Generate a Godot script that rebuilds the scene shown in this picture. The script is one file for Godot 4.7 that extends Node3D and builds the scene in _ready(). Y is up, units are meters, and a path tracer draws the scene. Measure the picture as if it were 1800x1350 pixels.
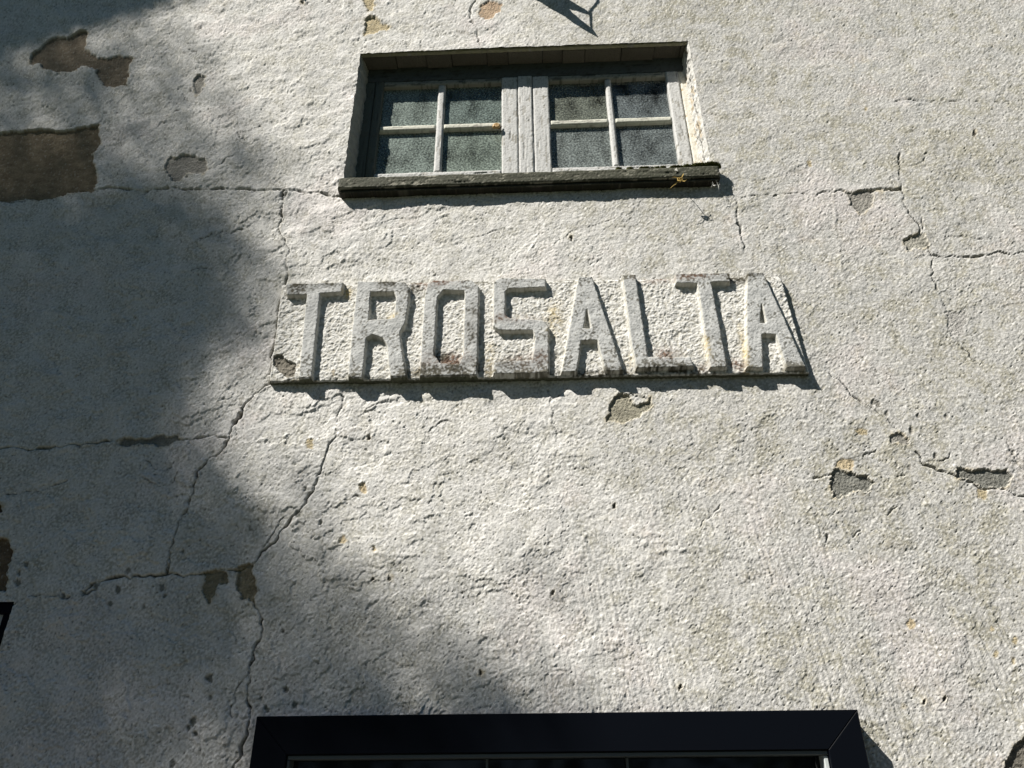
extends Node3D
# An old whitewashed gable wall seen from below: a recessed casement, moulded cement lettering and the head of a dark glazed door.

const SUN := Vector3(-0.5355, 0.7283, 0.4284)   # towards the sun
const PITCH := 0.51570639
var rng := RandomNumberGenerator.new()
var M := {}

func noise(seed_: int, freq: float, oct: int, gain := 0.5) -> FastNoiseLite:
	var n := FastNoiseLite.new()
	n.seed = seed_
	n.noise_type = FastNoiseLite.TYPE_SIMPLEX_SMOOTH
	n.frequency = freq
	n.fractal_type = FastNoiseLite.FRACTAL_FBM if oct > 1 else FastNoiseLite.FRACTAL_NONE
	n.fractal_octaves = oct
	n.fractal_gain = gain
	return n

var n_low := noise(1, 0.7, 3)
var n_med := noise(2, 7.0, 4, 0.55)
var n_fine := noise(3, 70.0, 2, 0.6)
var n_flake := noise(4, 2.6, 5, 0.6)
var n_flake2 := noise(5, 4.2, 5, 0.62)
var n_col := noise(6, 1.1, 4, 0.6)
var n_mot := noise(7, 9.0, 4, 0.65)
var n_spk := noise(8, 70.0, 2)
var n_grit := noise(12, 125.0, 2, 0.6)
var n_edge := noise(9, 32.0, 3, 0.6)
var n_brush := noise(10, 1.0, 3, 0.6)
var n_area := noise(11, 1.6, 2)

# ------------------------------------------------------------------ nodes
var taken := {}
func numbered(called: String) -> String:
	taken[called] = taken.get(called, -1) + 1
	return called if taken[called] == 0 else "%s_%03d" % [called, taken[called]]

func thing(called: String, label: String, category: String, at := Vector3.ZERO, group := "") -> Node3D:
	var o := Node3D.new()
	o.name = numbered(called)
	add_child(o)
	o.position = at
	tag(o, label, category, group)
	return o

func tag(o: Node, label: String, category: String, group := "", kind := "") -> void:
	o.set_meta("label", label)
	o.set_meta("category", category)
	if group: o.set_meta("group", group)
	if kind: o.set_meta("kind", kind)

func part(called: String, mesh: Mesh, mat: Material, parent: Node, at := Vector3.ZERO) -> MeshInstance3D:
	var o := MeshInstance3D.new()
	o.name = called
	o.mesh = mesh
	o.material_override = mat
	o.position = at
	parent.add_child(o, true)
	return o

func group_node(called: String, parent: Node) -> Node3D:
	var o := Node3D.new()
	o.name = called
	parent.add_child(o, true)
	return o

func mat(c: Color, rough := 0.9, spec := 0.3) -> StandardMaterial3D:
	var m := StandardMaterial3D.new()
	m.albedo_color = c.linear_to_srgb()
	m.roughness = rough
	m.metallic_specular = spec
	return m

func soffit(c: Color) -> StandardMaterial3D:
	var m: StandardMaterial3D = M.patch.duplicate()
	m.vertex_color_use_as_albedo = false
	m.albedo_color = c.linear_to_srgb()
	return m

func vmat(rough := 0.95, spec := 0.2, bump: Texture2D = null, scale_cm := 0.1, per_m := 1.0) -> StandardMaterial3D:
	var m := mat(Color.WHITE, rough, spec)
	m.vertex_color_use_as_albedo = true
	if bump:
		m.heightmap_enabled = true
		m.heightmap_texture = bump
		m.heightmap_scale = scale_cm
		m.uv1_triplanar = true
		m.uv1_world_triplanar = true
		m.uv1_scale = Vector3.ONE * per_m
	return m

# ------------------------------------------------------------------ polygons
func points(a: Array) -> PackedVector2Array:
	var p := PackedVector2Array()
	for k in range(0, a.size(), 2):
		p.append(Vector2(a[k], a[k + 1]))
	return p

func bounds(p: PackedVector2Array) -> Rect2:
	var r := Rect2(p[0], Vector2.ZERO)
	for q in p: r = r.expand(q)
	return r

func rough_line(p: PackedVector2Array, amount: float, closed: bool) -> PackedVector2Array:
	for pass_ in 2:
		var out := PackedVector2Array()
		var n := p.size()
		for k in n:
			out.append(p[k])
			if k == n - 1 and not closed: break
			var q := p[(k + 1) % n]
			var d := q - p[k]
			if d.length() > 0.012:
				out.append((p[k] + q) / 2 + d.orthogonal().normalized() * rng.randf_range(-1, 1) * minf(amount, d.length() * 0.22))
		p = out
	return p

func sdf(x: float, y: float, polys: Array) -> float:
	var best := 1e9
	var inside := false
	var v := Vector2(x, y)
	for p: PackedVector2Array in polys:
		var n := p.size()
		var a := p[n - 1]
		for k in n:
			var b := p[k]
			var e := b - a
			var w := v - a
			best = minf(best, (w - e * clampf(w.dot(e) / e.length_squared(), 0.0, 1.0)).length_squared())
			if (a.y > y) != (b.y > y) and x < (b.x - a.x) * (y - a.y) / (b.y - a.y) + a.x:
				inside = not inside
			a = b
	return -sqrt(best) if inside else sqrt(best)

# ------------------------------------------------------------------ a relief sheet: a fan-shaped net of points on the wall
class Sheet:
	var nr: int
	var nc: int
	var ys := PackedFloat32Array()
	var xl := PackedFloat32Array()
	var xr := PackedFloat32Array()
	var p := PackedVector3Array()
	var col := PackedColorArray()
	var id := PackedInt32Array()      # which part a point belongs to
	var hole := PackedByteArray()     # 0 outside, 1 inside, 2 on the edge of an opening

	func rows(y0: float, y1: float) -> Vector2i:
		return Vector2i(clampi(ys.bsearch(y0), 0, nr), clampi(ys.bsearch(y1), 0, nr))

	func cols(r: int, x0: float, x1: float) -> Vector2i:
		var w := (xr[r] - xl[r]) / nc
		return Vector2i(clampi(int(ceil((x0 - xl[r]) / w)), 0, nc + 1), clampi(int(floor((x1 - xl[r]) / w)), -1, nc))

	func normals() -> PackedVector3Array:
		var n := PackedVector3Array()
		n.resize(p.size())
		var w := nc + 1
		for r in nr + 1:
			var ra := maxi(r - 1, 0) * w
			var rb := mini(r + 1, nr) * w
			for c in w:
				var i := r * w + c
				n[i] = (p[r * w + mini(c + 1, nc)] - p[r * w + maxi(c - 1, 0)]).cross(p[rb + c] - p[ra + c]).normalized()
		return n

	func meshes() -> Dictionary:
		var n := normals()
		var lists := {}
		var w := nc + 1
		var main := PackedInt32Array()
		for r in nr:
			for c in nc:
				var a := r * w + c
				var b := a + 1
				var d := a + w
				var e := d + 1
				var flip := false
				if hole.size():
					flip = hole[b] == 2 and hole[d] == 2 and not (hole[a] == 2 and hole[e] == 2)
				var tris: Array = [a, d, b, b, d, e] if flip else [a, d, e, a, e, b]
				for k in [0, 3]:
					var i: int = tris[k]
					var j: int = tris[k + 1]
					var l: int = tris[k + 2]
					if hole.size() and hole[i] and hole[j] and hole[l]: continue
					var who := id[i]
					if who == id[j] or who == id[l]: pass
					elif id[j] == id[l]: who = id[j]
					if who == 0:
						main.append(i); main.append(j); main.append(l)
					else:
						if not lists.has(who): lists[who] = []
						lists[who].append_array([i, j, l])
		var out := {0: build(p, n, col, main)}
		for who: int in lists:
			var pp := PackedVector3Array()
			var nn := PackedVector3Array()
			var cc := PackedColorArray()
			var ii := PackedInt32Array()
			var seen := {}
			for i: int in lists[who]:
				if not seen.has(i):
					seen[i] = pp.size()
					pp.append(p[i]); nn.append(n[i]); cc.append(col[i])
				ii.append(seen[i])
			out[who] = build(pp, nn, cc, ii)
		return out

	static func build(pp: PackedVector3Array, nn: PackedVector3Array, cc: PackedColorArray, ii: PackedInt32Array) -> ArrayMesh:
		var arr := []
		arr.resize(Mesh.ARRAY_MAX)
		arr[Mesh.ARRAY_VERTEX] = pp
		arr[Mesh.ARRAY_NORMAL] = nn
		arr[Mesh.ARRAY_COLOR] = cc
		arr[Mesh.ARRAY_INDEX] = ii
		var m := ArrayMesh.new()
		m.add_surface_from_arrays(Mesh.PRIMITIVE_TRIANGLES, arr)
		return m

# height and colour of sound plaster
var ph := 0.0
var coarse := 1.0       # the net is wider away from the middle of the wall and carries less of the finest grain
var pc := Color.WHITE
func plaster(x: float, y: float) -> void:
	var med := n_med.get_noise_2d(x, y)
	var fine := n_fine.get_noise_2d(x, y)
	var fl := n_flake.get_noise_2d(x, y * 1.25)
	var fl2 := n_flake2.get_noise_2d(x, y)
	var area := n_area.get_noise_2d(x, y)
	var left := smoothstep(0.5, -0.8, x + 0.3 * area)          # thick flaking paint to the left, roughcast to the right
	var low := smoothstep(3.1, 2.4, y + 0.4 * area) * smoothstep(-0.5, 0.4, x)
	var mo := n_mot.get_noise_2d(x, y)
	var g := n_col.get_noise_2d(x, y)
	var rg := 0.3 + 0.95 * smoothstep(-0.3, 0.35, n_area.get_noise_2d(x * 1.9 + 40.0, y * 1.9) + 0.7 * mo)
	var stroke := low * smoothstep(-0.25, 0.2, n_area.get_noise_2d(x * 1.3 + 90.0, y * 0.8) + 0.4 * mo)
	rg *= (1.0 - 0.6 * stroke) * coarse
	stroke *= coarse
	var h := n_low.get_noise_2d(x, y) * 0.007 + med * (0.0011 + 0.0014 * left) + fine * (0.0013 - 0.0004 * left) * rg + n_grit.get_noise_2d(x, y) * 0.0009 * rg
	var w := 0.006 + 0.02 * absf(med)
	h += (smoothstep(-w, w, fl - 0.12) + smoothstep(-w, w, fl + 0.17)) * (0.0008 + 0.0014 * left)
	h += smoothstep(-w, w, fl2 - 0.24) * 0.0012 - smoothstep(-w, w, -0.3 - fl2) * 0.0013
	if stroke > 0.01:
		h += stroke * n_brush.get_noise_2d(x * 80.0 + y * 10.0, y * 4.0) * 0.0028
	# edges of old paint layers, curled up here and there
	var curl := smoothstep(-0.1, 0.35, n_area.get_noise_2d(x * 2.2 + 7.0, y * 2.2 + 3.0) + 0.5 * mo)
	curl *= 0.42 + 0.5 * left
	h += curl * 0.0016 * (exp(-pow((fl - 0.12) / 0.011, 2.0)) + exp(-pow((fl + 0.17) / 0.011, 2.0)) + exp(-pow((fl2 - 0.1) / 0.014, 2.0)) * (1.0 - left))
	h += curl * 0.0016 * (smoothstep(-0.009, 0.009, fl - 0.12) + smoothstep(-0.009, 0.009, fl + 0.17) + smoothstep(-0.012, 0.012, fl2 - 0.1) * (1.0 - left))
	var spk := n_spk.get_noise_2d(x, y)
	if spk < -0.58: h += (spk + 0.58) * 0.02
	ph = h
	var grit := n_grit.get_noise_2d(x * 0.8, y * 0.8)
	var right := smoothstep(-0.2, 1.2, x + 0.5 * g)
	var c := Color(0.635, 0.628, 0.607).lerp(Color(0.485, 0.48, 0.463), right)
	var drip := n_brush.get_noise_2d(x * 11.0 + 40.0, y * 1.6)
	var grey := smoothstep(0.05, 0.45, n_flake2.get_noise_2d(x * 0.7 + 12.0, y * 0.7) + 0.35 * mo + 0.3 * grit)
	c = c.lerp(Color(0.43, 0.435, 0.43), grey * (0.35 + 0.3 * right))
	var algae := clampf(smoothstep(-0.05, 0.5, mo + 0.55 * g + 0.3 * drip + 0.6 * grit) * (0.36 + 0.38 * right), 0.0, 1.0)
	c = c.lerp(Color(0.295, 0.28, 0.215), algae)
	c = c.lerp(Color(0.62, 0.54, 0.545), smoothstep(0.1, 0.5, -g + 0.3 * mo) * 0.25)
	var dirt := smoothstep(0.1, -0.65, fine + 0.6 * med + 0.4 * grit)
	c = c.lerp(Color(0.27, 0.26, 0.215), dirt * (0.42 + 0.25 * smoothstep(-0.3, 0.4, mo)))
	c = c.lerp(Color(0.74, 0.73, 0.705), smoothstep(0.1, 0.6, fine + 0.5 * grit) * 0.6)
	c = c * (1.0 + 0.18 * mo + 0.24 * grit)
	if spk < -0.62: c = c.lerp(Color(0.1, 0.1, 0.09), 0.7)
	pc = c

var sheet: Sheet
var openings: Array[Rect2] = []
var n_parts := 0
var part_names := {}

func edge_x(x: float, y: float) -> float:
	return x + 0.006 * n_edge.get_noise_2d(x * 0.2, y * 0.6) if y > 4.0 else x

func make_sheet(rows: PackedFloat32Array, xl: Callable, xr: Callable, nc: int, lean := 0.0) -> Sheet:
	var s := Sheet.new()
	s.ys = rows
	s.nr = rows.size() - 1
	s.nc = nc
	var w := nc + 1
	s.p.resize(w * rows.size())
	s.col.resize(w * rows.size())
	s.id.resize(w * rows.size())
	s.hole.resize(w * rows.size())
	for r in rows.size():
		var y := rows[r]
		var a: float = xl.call(y)
		var b: float = xr.call(y)
		s.xl.append(a)
		s.xr.append(b)
		var cell := (b - a) / nc
		for c in w:
			var t := float(c) / nc
			if lean > 0.0: t = pow(t, lean)
			elif lean < 0.0: t = 1.0 - pow(1.0 - t, -lean)
			coarse = 1.0 if lean == 0.0 else clampf(1.0 - 2.4 * (t if lean > 0.0 else 1.0 - t), 0.25, 1.0)
			var x := a + (b - a) * t
			var i := r * w + c
			for o in openings:
				if y < o.position.y - 1e-4 or y > o.end.y + 1e-4: continue
				var x0 := edge_x(o.position.x, y)
				var x1 := edge_x(o.end.x, y)
				if absf(x - x0) <= cell * 0.5: x = x0
				elif absf(x - x1) <= cell * 0.5: x = x1
				if x < x0 - 1e-5 or x > x1 + 1e-5: continue
				var on_edge := absf(x - x0) < 1e-5 or absf(x - x1) < 1e-5 or absf(y - o.position.y) < 1e-4 or absf(y - o.end.y) < 1e-4
				s.hole[i] = 2 if on_edge else 1
			plaster(x, y)
			s.p[i] = Vector3(x, y + (0.004 * n_edge.get_noise_2d(x * 0.5, 7.0) if s.hole[i] == 2 and y > 5.2 else 0.0), ph)
			s.col[i] = pc
	return s

func ragged(x: float, y: float, poly: PackedVector2Array) -> float:
	return sdf(x, y, [poly]) - 0.0025 + 0.005 * n_edge.get_noise_2d(x * 1.6, y * 1.6)

func patch(c: Color, deep: float, at: Array) -> void:
	var depth := deep * (0.7 if at[0] < -1.5 else 0.48)
	var poly := rough_line(points(at), 0.012, true)
	var b := bounds(poly).grow(0.05)
	n_parts += 1
	part_names[n_parts] = "bare_patch" if deep >= 0.004 else "worn_spot"
	var rr := sheet.rows(b.position.y, b.end.y)
	for r in range(rr.x, rr.y + 1):
		var cc := sheet.cols(r, b.position.x, b.end.x)
		for k in range(cc.x, cc.y + 1):
			var i := r * (sheet.nc + 1) + k
			var q := sheet.p[i]
			var s := ragged(q.x, q.y, poly)
			if s > 0.05: continue
			# points next to the broken edge are drawn onto it, so that it stays crisp
			if absf(s) < 0.55 * (sheet.xr[r] - sheet.xl[r]) / sheet.nc and deep >= 0.004:
				var e := 0.0008
				var gr := Vector2(ragged(q.x + e, q.y, poly) - s, ragged(q.x, q.y + e, poly) - s) / e
				if gr.length() > 0.3:
					gr = gr / gr.length_squared()
					q.x -= s * gr.x
					q.y -= s * gr.y
					s = 0.0
			if s >= 0.0:
				q.z += minf(depth, 0.004) * 0.4 * exp(-s / 0.015)          # the lifted rim of the paint
				if s < 0.004 and deep > 0.004: sheet.col[i] = sheet.col[i].lerp(Color(0.5, 0.47, 0.4), 0.5)
				if s < 0.014 and deep > 0.0035: sheet.col[i] = sheet.col[i].lerp(Color(0.42, 0.36, 0.24), clampf(0.6 * smoothstep(0.014, 0.0, s) * smoothstep(-0.05, 0.4, n_mot.get_noise_2d(q.x * 1.4 + 5.0, q.y * 1.4)), 0.0, 1.0))
			var t := smoothstep(-0.0003, -0.0016, s) if deep >= 0.004 else smoothstep(0.002, -0.004, s)
			if t > 0.0:
				var f := n_fine.get_noise_2d(q.x * 1.3, q.y * 1.3)
				var m := n_mot.get_noise_2d(q.x * 1.5, q.y * 2.5)
				var floor_z := n_low.get_noise_2d(q.x, q.y) * 0.007 - depth + f * 0.0016 + m * 0.0015
				q.z = lerpf(q.z, minf(floor_z, q.z - depth * 0.4), t)
				var cb := c * (1.0 + 0.45 * m + 0.3 * f)
				if n_spk.get_noise_2d(q.x * 0.7, q.y * 0.7) > 0.55: cb = cb.lerp(Color(0.4, 0.38, 0.33), 0.5)
				sheet.col[i] = sheet.col[i].lerp(cb, t)
				if s < -0.0008: sheet.id[i] = n_parts
			sheet.p[i] = q

func along(width: float, at: Array, jitter: float, closed: bool, work: Callable) -> void:
	var line := rough_line(points(at), jitter, closed)
	var done := {}
	for k in line.size() - 1:
		var a := line[k]
		var e := line[k + 1] - a
		var b := Rect2(a, Vector2.ZERO).expand(line[k + 1]).grow(width)
		var rr := sheet.rows(b.position.y, b.end.y)
		for r in range(rr.x, rr.y + 1):
			var cc := sheet.cols(r, b.position.x, b.end.x)
			for c in range(cc.x, cc.y + 1):
				var i := r * (sheet.nc + 1) + c
				var q := Vector2(sheet.p[i].x, sheet.p[i].y) - a
				var t := clampf(q.dot(e) / e.length_squared(), 0.0, 1.0)
				var away := q - e * t
				var d := away.length()
				if d > width: continue
				var side := 1.0 if e.cross(q) > 0 else -1.0
				if done.has(i) and absf(done[i].x) <= d: continue
				done[i] = Vector2(d, side)
	for i: int in done:
		work.call(i, done[i].x, done[i].y)

func crack(width: float, depth: float, at: Array) -> void:
	var lift := rng.randf_range(0.0006, 0.0022) * (1.0 if rng.randf() < 0.6 else -1.0)
	along(0.035, at, 0.010, false, func(i: int, d: float, side: float) -> void:
		var q := sheet.p[i]
		var vary := 0.68 + 1.5 * n_edge.get_noise_2d(q.x * 0.35, q.y * 0.35)
		var ww := maxf(width * clampf(vary, 0.5, 1.7), 0.001) * (0.62 + 0.12 * (q.y - 1.8))
		var core := exp(-pow(d / ww, 2.0))
		q.z += (lift if side > 0 else -lift * 0.4) * exp(-d / 0.012) - 1.35 * depth * core * clampf(vary, 0.45, 1.3)
		sheet.col[i] = sheet.col[i].lerp(Color(0.1, 0.095, 0.08), core * 0.9 * clampf(vary * 1.5, 0.6, 1.0))
		sheet.p[i] = q)

func ridge(width: float, height: float, at: Array) -> void:
	along(width * 2.5, at, 0.006, false, func(i: int, d: float, _side: float) -> void:
		sheet.p[i].z += height * 0.62 * exp(-pow(d / width, 2.0)) * (0.6 + 0.9 * n_edge.get_noise_2d(sheet.p[i].x * 0.5, sheet.p[i].y * 0.5)))

# ------------------------------------------------------------------ worn timber, bricks, cement: a box whose front is a relief net
var under := 1.0        # underside colour factor; below one paints shade into it
func slab(x0: float, x1: float, y0: float, y1: float, zf: float, zb: float, cell: float, bulge: float, amp: float, paint: Color, wood: Color, wear: float, grain := 0) -> ArrayMesh:
	# grain 0 along x, 1 along y, 2 none
	var s := Sheet.new()
	s.nc = maxi(4, int(round((x1 - x0) / cell)))
	s.nr = maxi(4, int(round((y1 - y0) / cell)))
	var w := s.nc + 1
	var off := rng.randf() * 50.0
	for r in s.nr + 1:
		for c in w:
			var x := lerpf(x0, x1, float(c) / s.nc)
			var y := lerpf(y0, y1, float(r) / s.nr)
			var gx := x * (3.5 if grain == 0 else 130.0 if grain == 1 else 30.0) + off
			var gy := y * (130.0 if grain == 0 else 3.5 if grain == 1 else 30.0)
			var n := n_brush.get_noise_2d(gx, gy)
			var f := n_fine.get_noise_2d(x + off, y)
			var d := minf(minf(x - x0, x1 - x), minf(y - y0, y1 - y))
			var z := zf + amp * n + amp * 0.5 * f
			var t := n_mot.get_noise_2d(x * 0.9 + off, y * 0.9) + n * 0.9
			var bare := smoothstep(0.62 - wear, 0.72 - wear, t)
			z -= bare * amp * 0.9
			if d < bulge: z -= bulge * (1.0 - sqrt(maxf(0.0, 1.0 - pow(1.0 - d / bulge, 2.0))))
			s.p.append(Vector3(x + (amp * 0.7 * n_edge.get_noise_2d(y * 0.7, off) if c == 0 or c == s.nc else 0.0), y + (amp * 0.7 * n_edge.get_noise_2d(x * 0.7, off + 9.0) if r == 0 or r == s.nr else 0.0), z))
			var cc := paint * (1.0 + 0.16 * n + 0.1 * f)
			if grain < 2:
				var split := smoothstep(-0.42, -0.6, n)
				z -= split * amp * 1.2
				s.p[-1].z = z
				cc = cc.lerp(wood * 0.6, split * 0.8)
			cc = cc.lerp(wood * (1.0 + 0.5 * n), bare)
			if f < -0.42: cc = cc.lerp(wood, 0.55)
			s.col.append(cc)
	# sides
	var nn := s.normals()
	var pp := s.p.duplicate()
	var cc2 := s.col.duplicate()
	var ii := PackedInt32Array()
	for r in s.nr:
		for c in s.nc:
			var a := r * w + c
			ii.append_array(PackedInt32Array([a, a + w, a + w + 1, a, a + w + 1, a + 1]))
	var ring := []
	for c in s.nc: ring.append(c)
	for r in s.nr: ring.append(r * w + s.nc)
	for c in s.nc: ring.append(s.nr * w + s.nc - c)
	for r in s.nr: ring.append((s.nr - r) * w)
	var normal_of := [Vector3.DOWN, Vector3.RIGHT, Vector3.UP, Vector3.LEFT]
	var counts := [s.nc, s.nr, s.nc, s.nr]
	var at := 0
	for side in 4:
		for k in counts[side]:
			var i: int = ring[at]
			var j: int = ring[(at + 1) % ring.size()]
			at += 1
			var base := pp.size()
			for v: int in [i, j]:
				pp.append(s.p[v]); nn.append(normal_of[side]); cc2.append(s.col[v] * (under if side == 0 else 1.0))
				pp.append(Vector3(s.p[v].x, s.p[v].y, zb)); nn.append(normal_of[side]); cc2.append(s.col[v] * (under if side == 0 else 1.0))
			ii.append_array(PackedInt32Array([base, base + 2, base + 1, base + 1, base + 2, base + 3]))
	return Sheet.build(pp, nn, cc2, ii)

func box(x0: float, x1: float, y0: float, y1: float, z0: float, z1: float, bevel := 0.0) -> ArrayMesh:
	var st := SurfaceTool.new()
	st.begin(Mesh.PRIMITIVE_TRIANGLES)
	st.set_smooth_group(-1)
	box_to(st, x0, x1, y0, y1, z0, z1, bevel)
	st.generate_normals()
	return st.commit()

func quad(st: SurfaceTool, a: Vector3, b: Vector3, c: Vector3, d: Vector3, out: Vector3) -> void:
	var q := [a, b, c, a, c, d]
	if (b - a).cross(c - a).dot(out) > 0: q = [a, c, b, a, d, c]   # clockwise seen from outside
	for v: Vector3 in q: st.add_vertex(v)

func box_to(st: SurfaceTool, x0: float, x1: float, y0: float, y1: float, z0: float, z1: float, e := 0.0) -> void:
	prism_to(st, [Vector2(x0, y0), Vector2(x1, y0), Vector2(x1, y1), Vector2(x0, y1)], z0, z1, e)

func prism_to(st: SurfaceTool, poly: Array, z0: float, z1: float, e := 0.0) -> void:
	# a counter-clockwise convex outline drawn out from z0 to z1, its front edge chamfered by e
	var n := poly.size()
	var inner := []
	for k in n:
		var a: Vector2 = poly[(k + n - 1) % n]
		var b: Vector2 = poly[k]
		var c: Vector2 = poly[(k + 1) % n]
		var u := (b - a).normalized()
		var v := (c - b).normalized()
		var nu := Vector2(-u.y, u.x)
		var nv := Vector2(-v.y, v.x)
		inner.append(b + (nu + nv) / (1.0 + nu.dot(nv)) * e)
	for k in n:
		var a: Vector2 = poly[k]
		var b: Vector2 = poly[(k + 1) % n]
		var ai: Vector2 = inner[k]
		var bi: Vector2 = inner[(k + 1) % n]
		var d := (b - a).normalized()
		var out := Vector3(d.y, -d.x, 0)
		quad(st, Vector3(a.x, a.y, z0), Vector3(b.x, b.y, z0), Vector3(b.x, b.y, z1 - e), Vector3(a.x, a.y, z1 - e), out)
		if e > 0: quad(st, Vector3(a.x, a.y, z1 - e), Vector3(b.x, b.y, z1 - e), Vector3(bi.x, bi.y, z1), Vector3(ai.x, ai.y, z1), out + Vector3.BACK)
	for k in range(1, n - 1):
		for front in [true, false]:
			var src: Array = inner if front else poly
			var z := z1 if front else z0
			var a := Vector3(src[0].x, src[0].y, z)
			var b := Vector3(src[k].x, src[k].y, z)
			var c := Vector3(src[k + 1].x, src[k + 1].y, z)
			var out := Vector3.BACK if front else Vector3.FORWARD
			if (b - a).cross(c - a).dot(out) > 0: st.add_vertex(a); st.add_vertex(c); st.add_vertex(b)
			else: st.add_vertex(a); st.add_vertex(b); st.add_vertex(c)

func prism(poly: Array, z0: float, z1: float, e := 0.0) -> ArrayMesh:
	var st := SurfaceTool.new()
	st.begin(Mesh.PRIMITIVE_TRIANGLES)
	st.set_smooth_group(-1)
	prism_to(st, poly, z0, z1, e)
	st.generate_normals()
	return st.commit()

func tube(path: Array, radii: Array, sides := 8, flat := 1.0) -> ArrayMesh:
	var st := SurfaceTool.new()
	st.begin(Mesh.PRIMITIVE_TRIANGLES)
	tube_to(st, path, radii, sides, flat)
	st.generate_normals()
	return st.commit()

func tube_to(st: SurfaceTool, path: Array, radii: Array, sides := 8, flat := 1.0) -> void:
	st.set_smooth_group(0)
	var rings := []
	var ref := Vector3(0.31, 0.2, 0.93)
	for k in path.size():
		var d: Vector3 = (path[mini(k + 1, path.size() - 1)] - path[maxi(k - 1, 0)]).normalized()
		var u := d.cross(ref).normalized()
		var v := u.cross(d).normalized()
		ref = v
		var ring := []
		for j in sides:
			var a := TAU * j / sides
			ring.append(path[k] + (u * cos(a) + v * sin(a) * flat) * radii[k])
		rings.append(ring)
	for k in path.size() - 1:
		for j in sides:
			var l := (j + 1) % sides
			quad(st, rings[k][j], rings[k][l], rings[k + 1][l], rings[k + 1][j], (rings[k][j] + rings[k + 1][l]) / 2 - (path[k] + path[k + 1]) / 2)
	for e in [0, path.size() - 1]:
		for j in sides:
			st.add_vertex(path[e]); st.add_vertex(rings[e][j]); st.add_vertex(rings[e][(j + 1) % sides])

func strap(path: Array, widths: Array, across: Vector3) -> ArrayMesh:
	# a leaf blade: thin, folded along its middle
	var st := SurfaceTool.new()
	st.begin(Mesh.PRIMITIVE_TRIANGLES)
	for k in path.size() - 1:
		var d: Vector3 = (path[k + 1] - path[k]).normalized()
		var lift := across.cross(d).normalized() * 0.3
		for s in [-1.0, 1.0]:
			var a: Vector3 = path[k] + (across * s + lift) * widths[k]
			var b: Vector3 = path[k + 1] + (across * s + lift) * widths[k + 1]
			quad(st, path[k], path[k + 1], b, a, lift)
			quad(st, path[k] - lift * 0.004, path[k + 1] - lift * 0.004, b - lift * 0.004, a - lift * 0.004, -lift)
	st.generate_normals()
	return st.commit()

# ------------------------------------------------------------------ lettering
var letters := []
func letter(called: String, outlines: Array) -> void:
	var polys := []
	for o: Array in outlines: polys.append(points(o))
	letters.append([called, polys, bounds(polys[0]).grow(0.02)])

# ------------------------------------------------------------------ foliage that shades the wall
var shades := []
func shade(cover: float, near: float, far: float, at: Array) -> void:
	var p := points(at)
	shades.append([cover, near, far, p, bounds(p)])

func leaf_mesh() -> ArrayMesh:
	var st := SurfaceTool.new()
	st.begin(Mesh.PRIMITIVE_TRIANGLES)
	var a := Vector3(0, 0, 0); var b := Vector3(0.05, 0.07, 0.012); var c := Vector3(0, 0.16, -0.01); var d := Vector3(-0.05, 0.07, 0.012)
	for v: Vector3 in [a, b, c, a, c, d]: st.add_vertex(v)
	st.generate_normals()
	return st.commit()

func leaf_cloud(called: String, spots: PackedVector3Array, parent: Node, m: Material, mesh: Mesh, size := 1.0) -> void:
	var mm := MultiMesh.new()
	mm.transform_format = MultiMesh.TRANSFORM_3D
	mm.mesh = mesh
	mm.instance_count = spots.size()
	for k in spots.size():
		var b := Basis.from_euler(Vector3(rng.randf() * TAU, rng.randf() * TAU, rng.randf() * TAU)).scaled(Vector3.ONE * size * rng.randf_range(0.7, 1.3))
		mm.set_instance_transform(k, Transform3D(b, spots[k]))
	var o := MultiMeshInstance3D.new()
	o.name = called
	o.multimesh = mm
	o.material_override = m
	o.set_meta("kind", "stuff")
	parent.add_child(o, true)

func limb(from: Vector3, to: Vector3, r0: float, r1: float, sag: float) -> ArrayMesh:
	var path := []
	var radii := []
	for k in 13:
		var t := k / 12.0
		path.append(from.lerp(to, t) + Vector3(rng.randf_range(-1, 1), 0, rng.randf_range(-1, 1)) * r0 * 0.5 * sin(t * PI) + Vector3.UP * sag * sin(t * PI))
		radii.append(lerpf(r0, r1, t))
	return tube(path, radii, 10)

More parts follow.
